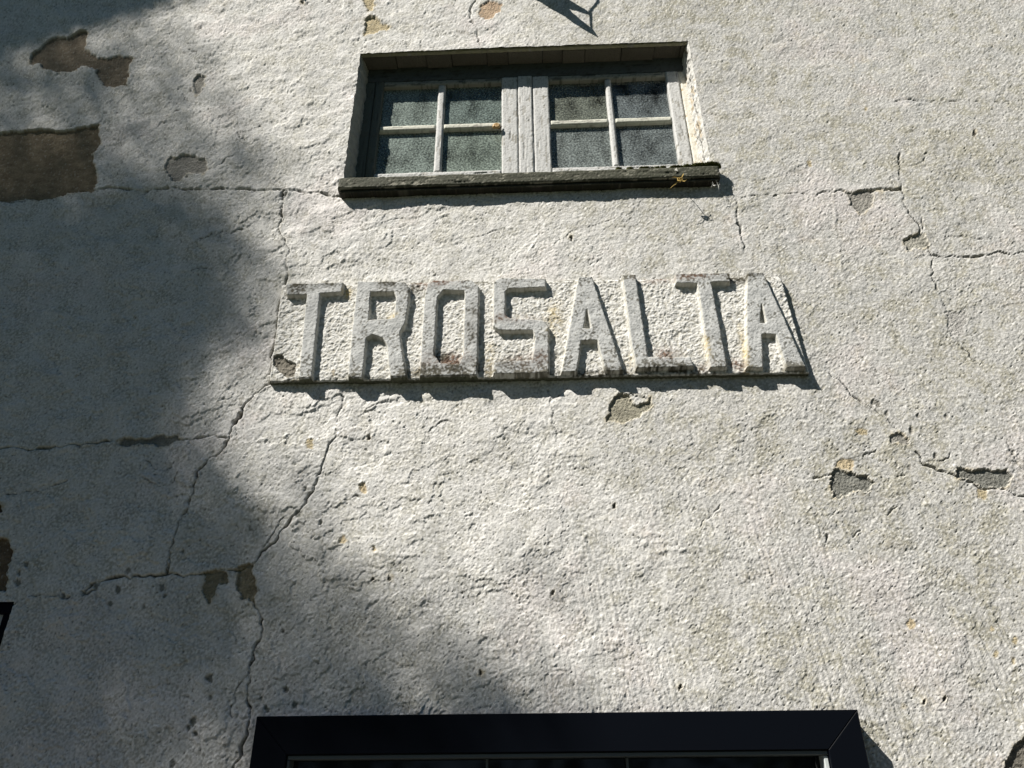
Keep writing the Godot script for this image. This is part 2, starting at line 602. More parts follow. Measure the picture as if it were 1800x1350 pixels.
# ==================================================================
func _ready() -> void:
	rng.seed = 20
	# camera
	var cam := Camera3D.new()
	cam.name = "camera"
	cam.position = Vector3(0, 1.75, 2.6)
	cam.basis = Basis(Vector3.UP, 0.03483893) * Basis(Vector3.RIGHT, PITCH) * Basis(Vector3.BACK, -0.0071666)
	cam.fov = 53.1301
	cam.near = 0.05
	cam.far = 600.0
	add_child(cam)
	cam.current = true
	# sky, sun, exposure
	var env := Environment.new()
	env.background_mode = Environment.BG_SKY
	var sm := ProceduralSkyMaterial.new()
	sm.sky_top_color = Color(0.23, 0.41, 0.60)
	sm.sky_horizon_color = Color(0.55, 0.64, 0.72)
	sm.sky_curve = 0.15
	sm.ground_bottom_color = Color(0.1, 0.1, 0.09)
	sm.ground_horizon_color = Color(0.3, 0.32, 0.3)
	sm.sky_energy_multiplier = 0.57
	sm.ground_energy_multiplier = 0.4
	env.sky = Sky.new()
	env.sky.sky_material = sm
	env.tonemap_mode = Environment.TONE_MAPPER_LINEAR
	env.tonemap_exposure = 1.78
	env.sdfgi_enabled = true
	env.ssao_enabled = true
	env.ssil_enabled = true
	var we := WorldEnvironment.new()
	we.name = "environment"
	we.environment = env
	add_child(we)
	var sun := DirectionalLight3D.new()
	sun.name = "sun"
	sun.light_energy = 1.5
	sun.light_color = Color(1.0, 0.978, 0.942)
	sun.light_angular_distance = 0.5
	sun.shadow_enabled = true
	sun.look_at_from_position(Vector3.ZERO, -SUN)
	add_child(sun)

	materials()
	ground()
	wall()
	casement()
	door()
	side_window()
	sign_board()
	small_things()
	trees()

func materials() -> void:
	var grain := noise(31, 0.03, 5, 0.62)
	var tex := ImageTexture.create_from_image(grain.get_seamless_image(1024, 1024))
	M.plaster = vmat(0.95, 0.15, tex, 0.26, 1.3)
	M.patch = vmat(0.95, 0.15, tex, 0.45, 2.1)
	M.cement = vmat(0.92, 0.2, tex, 0.28, 2.0)
	M.letter = vmat(0.9, 0.2, tex, 0.14, 2.0)
	M.timber = vmat(0.75, 0.3, tex, 0.08, 3.0)
	M.interior = mat(Color(0.06, 0.06, 0.055), 0.9)
	M.frame = mat(Color(0.0035, 0.0045, 0.007), 0.33, 0.16)
	M.frame_trim = mat(Color(0.1, 0.115, 0.118), 0.4, 0.4)
	M.dark_glass = mat(Color(0.003, 0.004, 0.006), 0.06, 0.5)
	M.leaf = mat(Color(0.045, 0.085, 0.02), 0.6)
	M.leaf.backlight = Color(0.12, 0.2, 0.03)
	M.leaf.cull_mode = BaseMaterial3D.CULL_DISABLED
	M.bark = mat(Color(0.1, 0.08, 0.06), 0.95)
	M.moss = mat(Color(0.055, 0.06, 0.014), 0.95)
	M.moss.cull_mode = BaseMaterial3D.CULL_DISABLED
	M.straw = mat(Color(0.42, 0.3, 0.1), 0.8)
	M.straw.cull_mode = BaseMaterial3D.CULL_DISABLED
	M.web = mat(Color(0.6, 0.6, 0.56), 0.8)
	M.shell = mat(Color(0.42, 0.28, 0.13), 0.45)
	M.snail_body = mat(Color(0.12, 0.1, 0.08), 0.4)
	M.grass = mat(Color(0.035, 0.05, 0.02), 0.95)
	M.gravel = mat(Color(0.075, 0.07, 0.065), 0.95)

func ground() -> void:
	var g := MeshInstance3D.new()
	g.name = "ground"
	var pm := PlaneMesh.new()
	pm.size = Vector2(900, 900)
	g.mesh = pm
	g.material_override = M.grass
	add_child(g)
	tag(g, "grassy ground in front of the house", "ground", "", "structure")
	var path := MeshInstance3D.new()
	path.name = "path"
	path.mesh = box(-6.5, 6.5, -0.02, 0.012, 0.05, 4.2)
	path.material_override = M.gravel
	add_child(path)
	tag(path, "gravel path along the foot of the wall", "path", "", "structure")

var house: Node3D
func wall() -> void:
	house = thing("old_house", "old whitewashed house with cracked, peeling plaster and a small upper casement", "house")
	openings = [Rect2(-0.868, 4.27, 1.698, 0.955), Rect2(-0.80, 0.9, 1.66, 1.05), Rect2(-2.9, 1.2, 1.09, 1.212)]
	# rows grow with height, as the wall recedes from someone standing at its foot
	var rows := PackedFloat32Array()
	var nrow := 820
	for k in nrow + 1:
		rows.append(1.75 + 2.6 * tan(lerpf(0.004, 1.024, float(k) / nrow)))
	for want: float in [4.27, 5.225, 1.95, 2.412]:
		var best := 0
		for k in rows.size():
			if absf(rows[k] - want) < absf(rows[best] - want): best = k
		rows[best] = want
	var top := rows[nrow]
	var left_edge := func(y: float) -> float: return -1.84 - 0.35 * (y - 1.8)
	var right_edge := func(y: float) -> float: return 1.56 + 0.322 * (y - 1.8)
	sheet = make_sheet(rows, left_edge, right_edge, 1130)
	features()
	var parts := sheet.meshes()
	part("plaster", parts[0], M.plaster, house)
	for k: int in parts:
		if k > 0: part(part_names[k], parts[k], M.patch, house)
	var w1 := make_sheet(rows, func(_y: float) -> float: return -6.0, left_edge, 230, -2.2)
	part("plaster", w1.meshes()[0], M.plaster, house)
	var w2 := make_sheet(rows, right_edge, func(_y: float) -> float: return 6.0, 230, 2.2)
	coarse = 1.0
	part("plaster", w2.meshes()[0], M.plaster, house)
	sheet = null
	# masonry above and below what is in reach of the eye, then the dark rooms behind
	var low := SurfaceTool.new()
	low.begin(Mesh.PRIMITIVE_TRIANGLES)
	low.set_smooth_group(-1)
	box_to(low, -6, -2.9, 0, rows[0], -0.35, 0.0)
	box_to(low, -1.81, -0.8, 0, rows[0], -0.35, 0.0)
	box_to(low, 0.86, 6, 0, rows[0], -0.35, 0.0)
	box_to(low, -2.9, -1.81, 0, 1.2, -0.35, 0.0)
	low.generate_normals()
	var white := mat(Color(0.58, 0.57, 0.54), 0.95, 0.15)
	part("wall_base", low.commit(), white, house)
	part("gable_top", prism([Vector2(-6, top), Vector2(6, top), Vector2(6, 7.2), Vector2(0, 10.6), Vector2(-6, 7.2)], -0.35, 0.0), white, house)
	var core := SurfaceTool.new()
	core.begin(Mesh.PRIMITIVE_TRIANGLES)
	core.set_smooth_group(-1)
	var zc := -0.03
	for q: Array in [[-6, 6, 5.25, top], [-6, -0.92, 2.42, 5.25], [0.88, 6, 2.42, 5.25], [-0.92, 0.88, 2.42, 4.24], [-1.79, -0.82, rows[0], 2.42], [0.88, 6, rows[0], 2.42], [-0.82, 0.88, 1.97, 2.42], [-6, -2.92, rows[0], 2.42]]:
		box_to(core, q[0], q[1], q[2], q[3], -0.35, zc)
	core.generate_normals()
	part("masonry", core.commit(), M.interior, house)
	var room := SurfaceTool.new()
	room.begin(Mesh.PRIMITIVE_TRIANGLES)
	room.set_smooth_group(-1)
	box_to(room, -6.0, 6.0, 0.02, 7.2, -5.3, -5.0)
	box_to(room, -6.0, -5.8, 0.02, 7.2, -5.0, -0.36)
	box_to(room, 5.8, 6.0, 0.02, 7.2, -5.0, -0.36)
	box_to(room, -5.8, 5.8, 2.7, 2.95, -5.0, -0.36)
	box_to(room, -5.8, 5.8, 6.9, 7.2, -5.0, -0.36)
	room.generate_normals()
	part("interior", room.commit(), M.interior, house)
	var roof := SurfaceTool.new()
	roof.begin(Mesh.PRIMITIVE_TRIANGLES)
	roof.set_smooth_group(-1)
	for s in [-1.0, 1.0]:
		var poly := [Vector2(0, 10.62), Vector2(6.3 * s, 7.05), Vector2(6.3 * s, 7.25), Vector2(0, 10.85)]
		if s < 0: poly.reverse()
		prism_to(roof, poly, -5.6, 0.06)
	roof.generate_normals()
	part("roof", roof.commit(), mat(Color(0.08, 0.08, 0.09), 0.8), house)

func features() -> void:
	const BROWN := Color(0.21, 0.175, 0.13)
	ridge(0.007, 0.005, [0.337, 2.461, 0.358, 2.504, 0.388, 2.543, 0.441, 2.554, 0.502, 2.556])
	ridge(0.006, 0.003, [0.356, 2.575, 0.418, 2.583, 0.488, 2.586])
	ridge(0.006, 0.003, [0.350, 2.602, 0.412, 2.610, 0.481, 2.604])
	ridge(0.006, 0.003, [0.469, 2.493, 0.529, 2.501, 0.572, 2.496])
	ridge(0.006, 0.004, [-0.566, 2.556, -0.486, 2.550, -0.398, 2.542])
	ridge(0.006, 0.004, [-0.528, 2.520, -0.485, 2.532])
	ridge(0.006, 0.004, [-0.403, 2.473, -0.347, 2.487])
	ridge(0.006, 0.004, [0.183, 2.455, 0.186, 2.507, 0.179, 2.534])
	ridge(0.006, 0.003, [-1.366, 2.421, -1.286, 2.430, -1.212, 2.470])
	ridge(0.006, 0.003, [-1.648, 2.396, -1.548, 2.409, -1.448, 2.418, -1.329, 2.436])
	ridge(0.006, 0.003, [-1.434, 2.363, -1.318, 2.391, -1.238, 2.394, -1.204, 2.429])
	ridge(0.007, 0.003, [-1.596, 2.395, -1.582, 2.365, -1.534, 2.356, -1.519, 2.394])
	ridge(0.006, 0.003, [-1.615, 2.624, -1.574, 2.650, -1.502, 2.666])
	ridge(0.008, 0.004, [1.338, 4.140, 1.300, 3.898, 1.285, 3.716, 1.293, 3.543])
	ridge(0.006, 0.004, [1.620, 4.029, 1.616, 3.917, 1.580, 3.826])
	ridge(0.005, 0.003, [1.115, 3.179, 1.197, 3.115, 1.270, 3.064])
	ridge(0.006, 0.003, [0.713, 2.727, 0.788, 2.698, 0.901, 2.664, 1.000, 2.669, 1.105, 2.698])
	ridge(0.006, 0.003, [1.312, 2.662, 1.361, 2.703, 1.462, 2.712, 1.575, 2.699])
	ridge(0.006, 0.003, [0.801, 3.029, 0.847, 3.052, 0.887, 3.039, 0.958, 3.085])
	crack(0.0042, 0.012, [-2.049, 4.304, -1.946, 4.325, -1.787, 4.300, -1.674, 4.313, -1.564, 4.301, -1.403, 4.298, -1.267, 4.282, -1.134, 4.280, -0.974, 4.266, -0.868, 4.233])
	crack(0.0042, 0.012, [-1.121, 4.275, -1.135, 4.227, -1.130, 4.141, -1.120, 4.031, -1.065, 3.932, -1.066, 3.847, -1.054, 3.764, -1.053, 3.718])
	crack(0.0035, 0.008, [-1.053, 3.718, -1.064, 3.613, -1.054, 3.510, -1.053, 3.435, -1.051, 3.314, -1.049, 3.254])
	crack(0.004, 0.011, [-1.041, 3.252, -1.104, 3.204, -1.127, 3.166, -1.141, 3.146, -1.137, 3.108, -1.158, 3.076, -1.164, 3.045, -1.165, 3.018, -1.176, 2.984, -1.197, 2.948, -1.236, 2.915, -1.264, 2.877, -1.268, 2.825, -1.272, 2.761, -1.283, 2.711, -1.288, 2.656, -1.293, 2.607, -1.298, 2.554, -1.295, 2.502])
	crack(0.007, 0.014, [-1.143, 3.121, -1.150, 3.098, -1.159, 3.080])
	crack(0.007, 0.014, [-1.135, 4.279, -1.141, 4.247])
	crack(0.006, 0.014, [-1.298, 2.554, -1.295, 2.502])
	crack(0.004, 0.011, [-1.165, 3.018, -1.210, 3.018, -1.279, 3.021, -1.346, 3.012])
	crack(0.0042, 0.012, [-1.582, 2.999, -1.632, 3.013, -1.688, 3.008, -1.789, 3.001, -1.877, 2.991, -1.958, 2.990, -2.098, 2.997])
	crack(0.0022, 0.004, [-0.760, 3.201, -0.758, 3.123, -0.757, 3.010, -0.789, 2.944])
	crack(0.0036, 0.011, [-0.789, 2.944, -0.798, 2.879, -0.809, 2.832, -0.838, 2.764, -0.869, 2.708, -0.909, 2.654, -0.948, 2.595, -0.986, 2.538, -1.000, 2.526])
	crack(0.0022, 0.005, [-0.910, 2.698, -0.939, 2.638, -0.968, 2.591])
	crack(0.0042, 0.013, [-0.997, 2.528, -1.054, 2.506, -1.156, 2.499, -1.260, 2.498, -1.301, 2.497, -1.372, 2.491, -1.423, 2.483, -1.472, 2.492, -1.525, 2.475, -1.568, 2.445])
	crack(0.003, 0.008, [-1.524, 2.473, -1.555, 2.434, -1.575, 2.430])
	crack(0.004, 0.008, [-1.615, 2.425, -1.658, 2.432, -1.699, 2.429])
	crack(0.0022, 0.004, [-1.699, 2.429, -1.770, 2.426, -1.813, 2.398])
	crack(0.0042, 0.012, [-0.973, 2.400, -0.948, 2.360, -0.933, 2.317, -0.934, 2.269, -0.944, 2.222, -0.948, 2.176, -0.950, 2.131, -0.945, 2.087, -0.930, 2.052, -0.931, 2.000, -0.942, 1.942, -0.957, 1.893, -0.963, 1.852])
	crack(0.0022, 0.004, [-0.949, 2.241, -0.954, 2.186, -0.986, 2.114, -0.993, 2.070, -0.982, 2.035])
	crack(0.0025, 0.006, [0.936, 4.144, 1.029, 4.157, 1.126, 4.161, 1.210, 4.162, 1.331, 4.165, 1.392, 4.166])
	crack(0.004, 0.01, [1.451, 4.163, 1.524, 4.166, 1.638, 4.168])
	crack(0.0018, 0.004, [1.638, 4.168, 1.657, 4.270, 1.689, 4.388])
	crack(0.0018, 0.004, [1.674, 4.286, 1.726, 4.300, 1.779, 4.318, 1.800, 4.374, 1.853, 4.363, 1.924, 4.356])
	crack(0.0025, 0.005, [1.638, 4.168, 1.626, 4.099, 1.647, 3.996, 1.660, 3.934])
	crack(0.004, 0.01, [1.580, 3.880, 1.610, 3.898, 1.652, 3.904, 1.660, 3.931])
	crack(0.002, 0.004, [1.694, 4.041, 1.668, 3.859, 1.673, 3.785])
	crack(0.002, 0.004, [1.670, 3.771, 1.639, 3.686, 1.649, 3.602, 1.654, 3.521, 1.645, 3.416, 1.659, 3.351, 1.699, 3.275])
	crack(0.003, 0.008, [1.680, 3.796, 1.783, 3.781, 1.886, 3.789, 1.977, 3.791, 2.067, 3.792])
	crack(0.002, 0.004, [1.748, 3.878, 1.776, 3.896, 1.827, 3.894, 1.889, 3.872, 1.945, 3.870])
	crack(0.0035, 0.007, [0.910, 4.129, 0.899, 3.995, 0.903, 3.949, 0.902, 3.896, 0.898, 3.843])
	crack(0.0025, 0.006, [1.073, 3.250, 1.129, 3.245, 1.185, 3.168, 1.258, 3.084, 1.312, 3.014])
	crack(0.003, 0.008, [1.373, 2.901, 1.387, 2.847, 1.430, 2.825, 1.490, 2.800, 1.542, 2.780])
	crack(0.003, 0.007, [1.542, 2.780, 1.580, 2.751, 1.662, 2.739, 1.713, 2.723])
	crack(0.003, 0.007, [0.990, 2.805, 1.030, 2.813, 1.066, 2.820])
	crack(0.004, 0.009, [1.182, 2.887, 1.205, 2.895, 1.230, 2.903, 1.232, 2.910])
	crack(0.002, 0.004, [1.249, 2.786, 1.284, 2.804, 1.313, 2.809])
	crack(0.002, 0.004, [1.400, 2.862, 1.430, 2.871, 1.462, 2.864, 1.492, 2.891])
	crack(0.002, 0.004, [1.706, 2.930, 1.714, 2.867, 1.733, 2.824])
	crack(0.003, 0.006, [1.027, 2.667, 1.046, 2.684])
	crack(0.003, 0.006, [1.080, 2.586, 1.116, 2.605])
	crack(0.003, 0.006, [1.216, 2.663, 1.263, 2.697])
	crack(0.004, 0.008, [0.982, 2.569, 0.991, 2.594])
	crack(0.002, 0.003, [-2.093, 5.259, -1.967, 5.277, -1.790, 5.281, -1.638, 5.290, -1.378, 5.290])
	crack(0.002, 0.003, [-2.126, 4.837, -1.957, 4.836, -1.733, 4.841])
	crack(0.002, 0.004, [-2.526, 4.244, -2.464, 4.249, -2.326, 4.277, -2.164, 4.298])
	crack(0.003, 0.006, [-2.687, 4.722, -2.621, 4.723, -2.508, 4.722, -2.342, 4.727, -2.232, 4.732, -2.141, 4.767, -2.130, 4.789])
	crack(0.002, 0.004, [-1.501, 3.969, -1.431, 4.016, -1.377, 4.046, -1.325, 4.038, -1.287, 4.049])
	crack(0.002, 0.004, [-1.491, 3.821, -1.436, 3.837, -1.386, 3.829])
	crack(0.002, 0.004, [-1.370, 4.607, -1.424, 4.670, -1.361, 4.682, -1.311, 4.710])
	crack(0.003, 0.006, [-1.535, 4.396, -1.501, 4.437, -1.454, 4.471, -1.409, 4.520])
	crack(0.0028, 0.008, [-0.262, 5.684, -0.268, 5.635, -0.303, 5.539, -0.299, 5.476, -0.264, 5.393, -0.250, 5.299, -0.240, 5.217])
	crack(0.002, 0.004, [-1.089, 5.687, -1.056, 5.615, -1.029, 5.569])
	crack(0.002, 0.004, [-0.917, 5.311, -0.875, 5.249, -0.839, 5.279])
	crack(0.003, 0.006, [1.758, 4.730, 1.813, 4.738, 1.878, 4.729])
	crack(0.002, 0.003, [1.878, 4.729, 1.973, 4.724, 2.097, 4.717, 2.300, 4.706])
	crack(0.002, 0.004, [1.670, 4.319, 1.689, 4.407, 1.703, 4.478])
	crack(0.0025, 0.005, [-1.465, 2.864, -1.426, 2.840, -1.395, 2.825, -1.353, 2.832, -1.335, 2.879])
	crack(0.0025, 0.005, [-1.475, 2.930, -1.434, 2.899, -1.386, 2.886, -1.362, 2.903])
	crack(0.003, 0.006, [0.049, 3.194, 0.065, 3.158, 0.109, 3.181, 0.125, 3.203])
	crack(0.002, 0.003, [0.055, 3.155, 0.061, 3.041, 0.071, 2.978])
	crack(0.002, 0.004, [-0.711, 2.755, -0.658, 2.775, -0.575, 2.779])
	crack(0.0025, 0.005, [0.563, 2.630, 0.593, 2.662, 0.645, 2.717])
	crack(0.002, 0.003, [-0.403, 3.032, -0.375, 3.058, -0.322, 3.067])
	crack(0.002, 0.003, [-0.674, 3.103, -0.624, 3.146, -0.566, 3.161])
	crack(0.003, 0.007, [0.301, 3.139, 0.368, 3.169, 0.421, 3.148])
	crack(0.002, 0.004, [-1.967, 2.806, -1.863, 2.815, -1.746, 2.857])
	crack(0.0018, 0.003, [-0.591, 4.036, -0.541, 4.051, -0.505, 4.099])
	crack(0.0018, 0.003, [0.098, 3.913, 0.188, 3.989, 0.289, 4.018, 0.456, 4.086])
	crack(0.0018, 0.003, [-0.732, 4.058, -0.619, 4.087, -0.492, 4.098])
	crack(0.0018, 0.003, [-0.285, 3.960, -0.161, 4.003, -0.086, 4.007])
	patch(Color(0.21, 0.175, 0.13), 0.008, [-2.631, 5.237, -2.637, 5.316, -2.609, 5.362, -2.574, 5.430, -2.540, 5.456, -2.483, 5.436, -2.453, 5.462, -2.411, 5.494, -2.377, 5.475, -2.359, 5.389, -2.355, 5.334, -2.311, 5.297, -2.275, 5.264, -2.233, 5.259, -2.183, 5.277, -2.083, 5.257, -2.077, 5.230, -2.085, 5.171, -2.065, 5.117, -2.057, 5.037, -2.176, 5.040, -2.218, 5.100, -2.248, 5.180, -2.286, 5.185, -2.339, 5.201, -2.352, 5.166, -2.404, 5.158, -2.471, 5.172, -2.546, 5.196, -2.567, 5.237, -2.607, 5.233])
	patch(Color(0.2, 0.165, 0.115), 0.011, [-2.731, 4.721, -2.619, 4.719, -2.519, 4.726, -2.386, 4.735, -2.266, 4.731, -2.202, 4.746, -2.133, 4.760, -2.118, 4.718, -2.113, 4.677, -2.094, 4.647, -2.098, 4.596, -2.118, 4.560, -2.097, 4.506, -2.075, 4.461, -2.050, 4.405, -2.041, 4.351, -2.043, 4.298, -2.097, 4.306, -2.131, 4.310, -2.189, 4.288, -2.312, 4.273, -2.469, 4.264, -2.573, 4.262])
	patch(Color(0.27, 0.26, 0.235), 0.005, [-1.709, 5.034, -1.706, 5.107, -1.665, 5.098, -1.656, 5.044, -1.666, 4.994, -1.680, 4.950, -1.695, 4.995])
	patch(Color(0.27, 0.26, 0.235), 0.006, [-1.728, 4.478, -1.720, 4.516, -1.679, 4.514, -1.640, 4.526, -1.597, 4.516, -1.557, 4.498, -1.528, 4.463, -1.525, 4.414, -1.535, 4.388, -1.584, 4.408, -1.621, 4.391, -1.646, 4.360, -1.673, 4.356, -1.699, 4.400])
	patch(Color(0.205, 0.205, 0.185), 0.008, [-1.584, 2.996, -1.583, 3.024, -1.509, 3.026, -1.437, 3.039, -1.373, 3.032, -1.349, 3.015, -1.393, 2.995, -1.480, 2.999])
	patch(Color(0.24, 0.21, 0.145), 0.008, [-1.048, 2.518, -0.994, 2.523, -0.979, 2.466, -0.972, 2.395, -1.016, 2.406, -1.044, 2.467])
	patch(Color(0.24, 0.21, 0.145), 0.006, [-1.167, 2.500, -1.084, 2.500, -1.078, 2.457, -1.103, 2.463, -1.123, 2.393, -1.151, 2.428, -1.150, 2.469])
	patch(Color(0.13, 0.1, 0.07), 0.012, [-2.033, 2.772, -1.990, 2.774, -1.966, 2.762, -1.959, 2.742, -1.972, 2.728, -2.019, 2.729])
	patch(Color(0.15, 0.115, 0.08), 0.014, [-1.996, 2.631, -1.930, 2.643, -1.884, 2.602, -1.869, 2.564, -1.869, 2.522, -1.851, 2.451, -1.934, 2.449])
	patch(Color(0.48, 0.4, 0.27), 0.002, [1.073, 2.845, 1.099, 2.876, 1.121, 2.875, 1.142, 2.868, 1.127, 2.835, 1.097, 2.839])
	patch(Color(0.205, 0.205, 0.185), 0.008, [1.069, 2.839, 1.095, 2.832, 1.128, 2.827, 1.139, 2.813, 1.177, 2.809, 1.195, 2.782, 1.175, 2.752, 1.148, 2.744, 1.115, 2.759, 1.092, 2.739, 1.070, 2.742, 1.061, 2.725, 1.045, 2.731, 1.042, 2.767, 1.047, 2.803])
	patch(Color(0.27, 0.26, 0.235), 0.004, [1.292, 2.959, 1.319, 2.977, 1.338, 2.974, 1.350, 2.955, 1.360, 2.935, 1.344, 2.930, 1.295, 2.937])
	patch(Color(0.205, 0.205, 0.185), 0.008, [1.496, 2.826, 1.520, 2.832, 1.534, 2.826, 1.556, 2.822, 1.601, 2.827, 1.639, 2.823, 1.673, 2.825, 1.684, 2.801, 1.660, 2.768, 1.630, 2.760, 1.578, 2.749, 1.563, 2.774, 1.539, 2.786, 1.489, 2.794])
	patch(Color(0.42, 0.36, 0.24), 0.002, [1.554, 2.753, 1.578, 2.749, 1.562, 2.714, 1.542, 2.721])
	patch(Color(0.42, 0.36, 0.24), 0.002, [1.178, 2.991, 1.201, 3.000, 1.219, 2.990, 1.212, 2.974, 1.180, 2.974])
	patch(Color(0.27, 0.26, 0.235), 0.007, [1.396, 4.157, 1.464, 4.166, 1.632, 4.168, 1.509, 4.154, 1.486, 4.065, 1.433, 4.033, 1.398, 4.085])
	patch(Color(0.33, 0.32, 0.28), 0.007, [1.582, 3.880, 1.657, 3.922, 1.676, 3.888, 1.657, 3.837, 1.612, 3.839, 1.572, 3.818])
	patch(Color(0.42, 0.41, 0.39), 0.003, [1.645, 3.508, 1.692, 3.503, 1.729, 3.518, 1.694, 3.401, 1.645, 3.396])
	patch(Color(0.28, 0.265, 0.21), 0.009, [0.266, 3.052, 0.281, 3.100, 0.296, 3.143, 0.332, 3.170, 0.360, 3.161, 0.367, 3.125, 0.385, 3.113, 0.438, 3.150, 0.437, 3.107, 0.402, 3.091, 0.361, 3.055, 0.322, 3.040])
	patch(Color(0.42, 0.36, 0.24), 0.006, [-0.913, 5.709, -0.829, 5.704, -0.818, 5.620, -0.836, 5.577, -0.863, 5.573, -0.882, 5.629])
	patch(Color(0.42, 0.36, 0.24), 0.008, [-0.870, 5.498, -0.855, 5.519, -0.835, 5.528, -0.805, 5.500, -0.782, 5.472, -0.725, 5.436, -0.737, 5.411, -0.778, 5.413, -0.823, 5.385, -0.862, 5.371, -0.861, 5.434])
	patch(Color(0.42, 0.32, 0.23), 0.004, [-0.260, 5.531, -0.240, 5.589, -0.200, 5.625, -0.120, 5.587, -0.137, 5.528, -0.178, 5.477, -0.225, 5.464])
	patch(Color(0.16, 0.15, 0.13), 0.014, [1.364, 1.858, 1.371, 1.877, 1.383, 1.897, 1.414, 1.933, 1.447, 1.953, 1.474, 1.956, 1.441, 1.857])
	patch(Color(0.205, 0.205, 0.185), 0.003, [-1.469, 2.392, -1.473, 2.392, -1.476, 2.397, -1.476, 2.402, -1.474, 2.406, -1.469, 2.407, -1.465, 2.399, -1.465, 2.392])
	patch(Color(0.205, 0.205, 0.185), 0.003, [-1.349, 2.383, -1.352, 2.384, -1.354, 2.387, -1.355, 2.390, -1.353, 2.393, -1.350, 2.394, -1.347, 2.390, -1.347, 2.385])
	patch(Color(0.205, 0.205, 0.185), 0.003, [-1.305, 2.463, -1.299, 2.460, -1.294, 2.451, -1.295, 2.442, -1.301, 2.438, -1.310, 2.443, -1.310, 2.454, -1.312, 2.463])
	patch(Color(0.205, 0.205, 0.185), 0.003, [-1.465, 2.462, -1.458, 2.462, -1.451, 2.459, -1.449, 2.450, -1.446, 2.438, -1.453, 2.435, -1.461, 2.442, -1.464, 2.452])
	patch(Color(0.205, 0.205, 0.185), 0.003, [-0.858, 2.719, -0.852, 2.709, -0.853, 2.696, -0.861, 2.693, -0.868, 2.698, -0.873, 2.708, -0.871, 2.718, -0.865, 2.720])
	patch(Color(0.205, 0.205, 0.185), 0.003, [-0.849, 2.795, -0.852, 2.801, -0.853, 2.805, -0.853, 2.811, -0.849, 2.810, -0.845, 2.808, -0.844, 2.802, -0.846, 2.798])
	patch(Color(0.205, 0.205, 0.185), 0.003, [-1.061, 2.098, -1.060, 2.094, -1.062, 2.092, -1.065, 2.091, -1.068, 2.096, -1.068, 2.100, -1.067, 2.103, -1.063, 2.102])
	patch(Color(0.205, 0.205, 0.185), 0.003, [-0.866, 2.303, -0.862, 2.306, -0.859, 2.306, -0.856, 2.304, -0.853, 2.299, -0.855, 2.295, -0.859, 2.295, -0.862, 2.298])
	patch(Color(0.205, 0.205, 0.185), 0.003, [-0.784, 2.061, -0.789, 2.062, -0.793, 2.063, -0.796, 2.071, -0.793, 2.077, -0.787, 2.077, -0.782, 2.073, -0.784, 2.066])
	patch(Color(0.205, 0.205, 0.185), 0.003, [-1.106, 2.009, -1.113, 2.016, -1.115, 2.025, -1.116, 2.035, -1.108, 2.036, -1.101, 2.031, -1.100, 2.022, -1.102, 2.016])
	patch(Color(0.205, 0.205, 0.185), 0.003, [-1.121, 2.004, -1.124, 2.009, -1.123, 2.016, -1.118, 2.013, -1.115, 2.009, -1.113, 2.005, -1.114, 2.001, -1.118, 1.997])
	patch(Color(0.205, 0.205, 0.185), 0.003, [-1.092, 1.984, -1.095, 1.988, -1.098, 1.995, -1.093, 1.996, -1.089, 1.994, -1.087, 1.990, -1.087, 1.986, -1.089, 1.984])
	patch(Color(0.205, 0.205, 0.185), 0.003, [-1.086, 2.164, -1.081, 2.165, -1.074, 2.163, -1.072, 2.154, -1.070, 2.141, -1.079, 2.145, -1.087, 2.147, -1.092, 2.158])
	patch(Color(0.205, 0.205, 0.185), 0.003, [-1.155, 1.898, -1.156, 1.908, -1.154, 1.914, -1.150, 1.917, -1.145, 1.911, -1.140, 1.905, -1.142, 1.899, -1.146, 1.893])
	patch(Color(0.205, 0.205, 0.185), 0.003, [-0.823, 2.126, -0.819, 2.120, -0.817, 2.114, -0.819, 2.109, -0.824, 2.108, -0.828, 2.112, -0.832, 2.120, -0.827, 2.123])
	patch(Color(0.205, 0.205, 0.185), 0.003, [-1.428, 2.511, -1.431, 2.507, -1.435, 2.505, -1.439, 2.511, -1.443, 2.518, -1.440, 2.522, -1.436, 2.523, -1.431, 2.519])
	patch(Color(0.205, 0.205, 0.185), 0.003, [-1.541, 2.458, -1.542, 2.464, -1.541, 2.471, -1.534, 2.469, -1.528, 2.462, -1.530, 2.455, -1.532, 2.449, -1.538, 2.450])
	patch(Color(0.205, 0.205, 0.185), 0.003, [-1.649, 2.436, -1.645, 2.438, -1.639, 2.436, -1.635, 2.429, -1.636, 2.424, -1.638, 2.418, -1.644, 2.420, -1.646, 2.428])
	patch(Color(0.205, 0.205, 0.185), 0.003, [-1.566, 2.439, -1.565, 2.432, -1.568, 2.430, -1.571, 2.426, -1.574, 2.432, -1.578, 2.438, -1.576, 2.442, -1.571, 2.440])
	patch(Color(0.205, 0.205, 0.185), 0.003, [-1.801, 2.535, -1.805, 2.534, -1.810, 2.537, -1.814, 2.544, -1.811, 2.548, -1.807, 2.547, -1.802, 2.547, -1.802, 2.541])
	patch(Color(0.205, 0.205, 0.185), 0.003, [-1.818, 2.487, -1.810, 2.483, -1.808, 2.472, -1.812, 2.465, -1.819, 2.469, -1.827, 2.476, -1.826, 2.485, -1.825, 2.492])
	patch(Color(0.205, 0.205, 0.185), 0.003, [-1.823, 2.503, -1.827, 2.508, -1.828, 2.514, -1.827, 2.517, -1.823, 2.515, -1.821, 2.512, -1.818, 2.508, -1.819, 2.504])
	patch(Color(0.205, 0.205, 0.185), 0.003, [-1.254, 2.581, -1.252, 2.576, -1.250, 2.571, -1.251, 2.567, -1.256, 2.568, -1.258, 2.573, -1.261, 2.578, -1.258, 2.583])
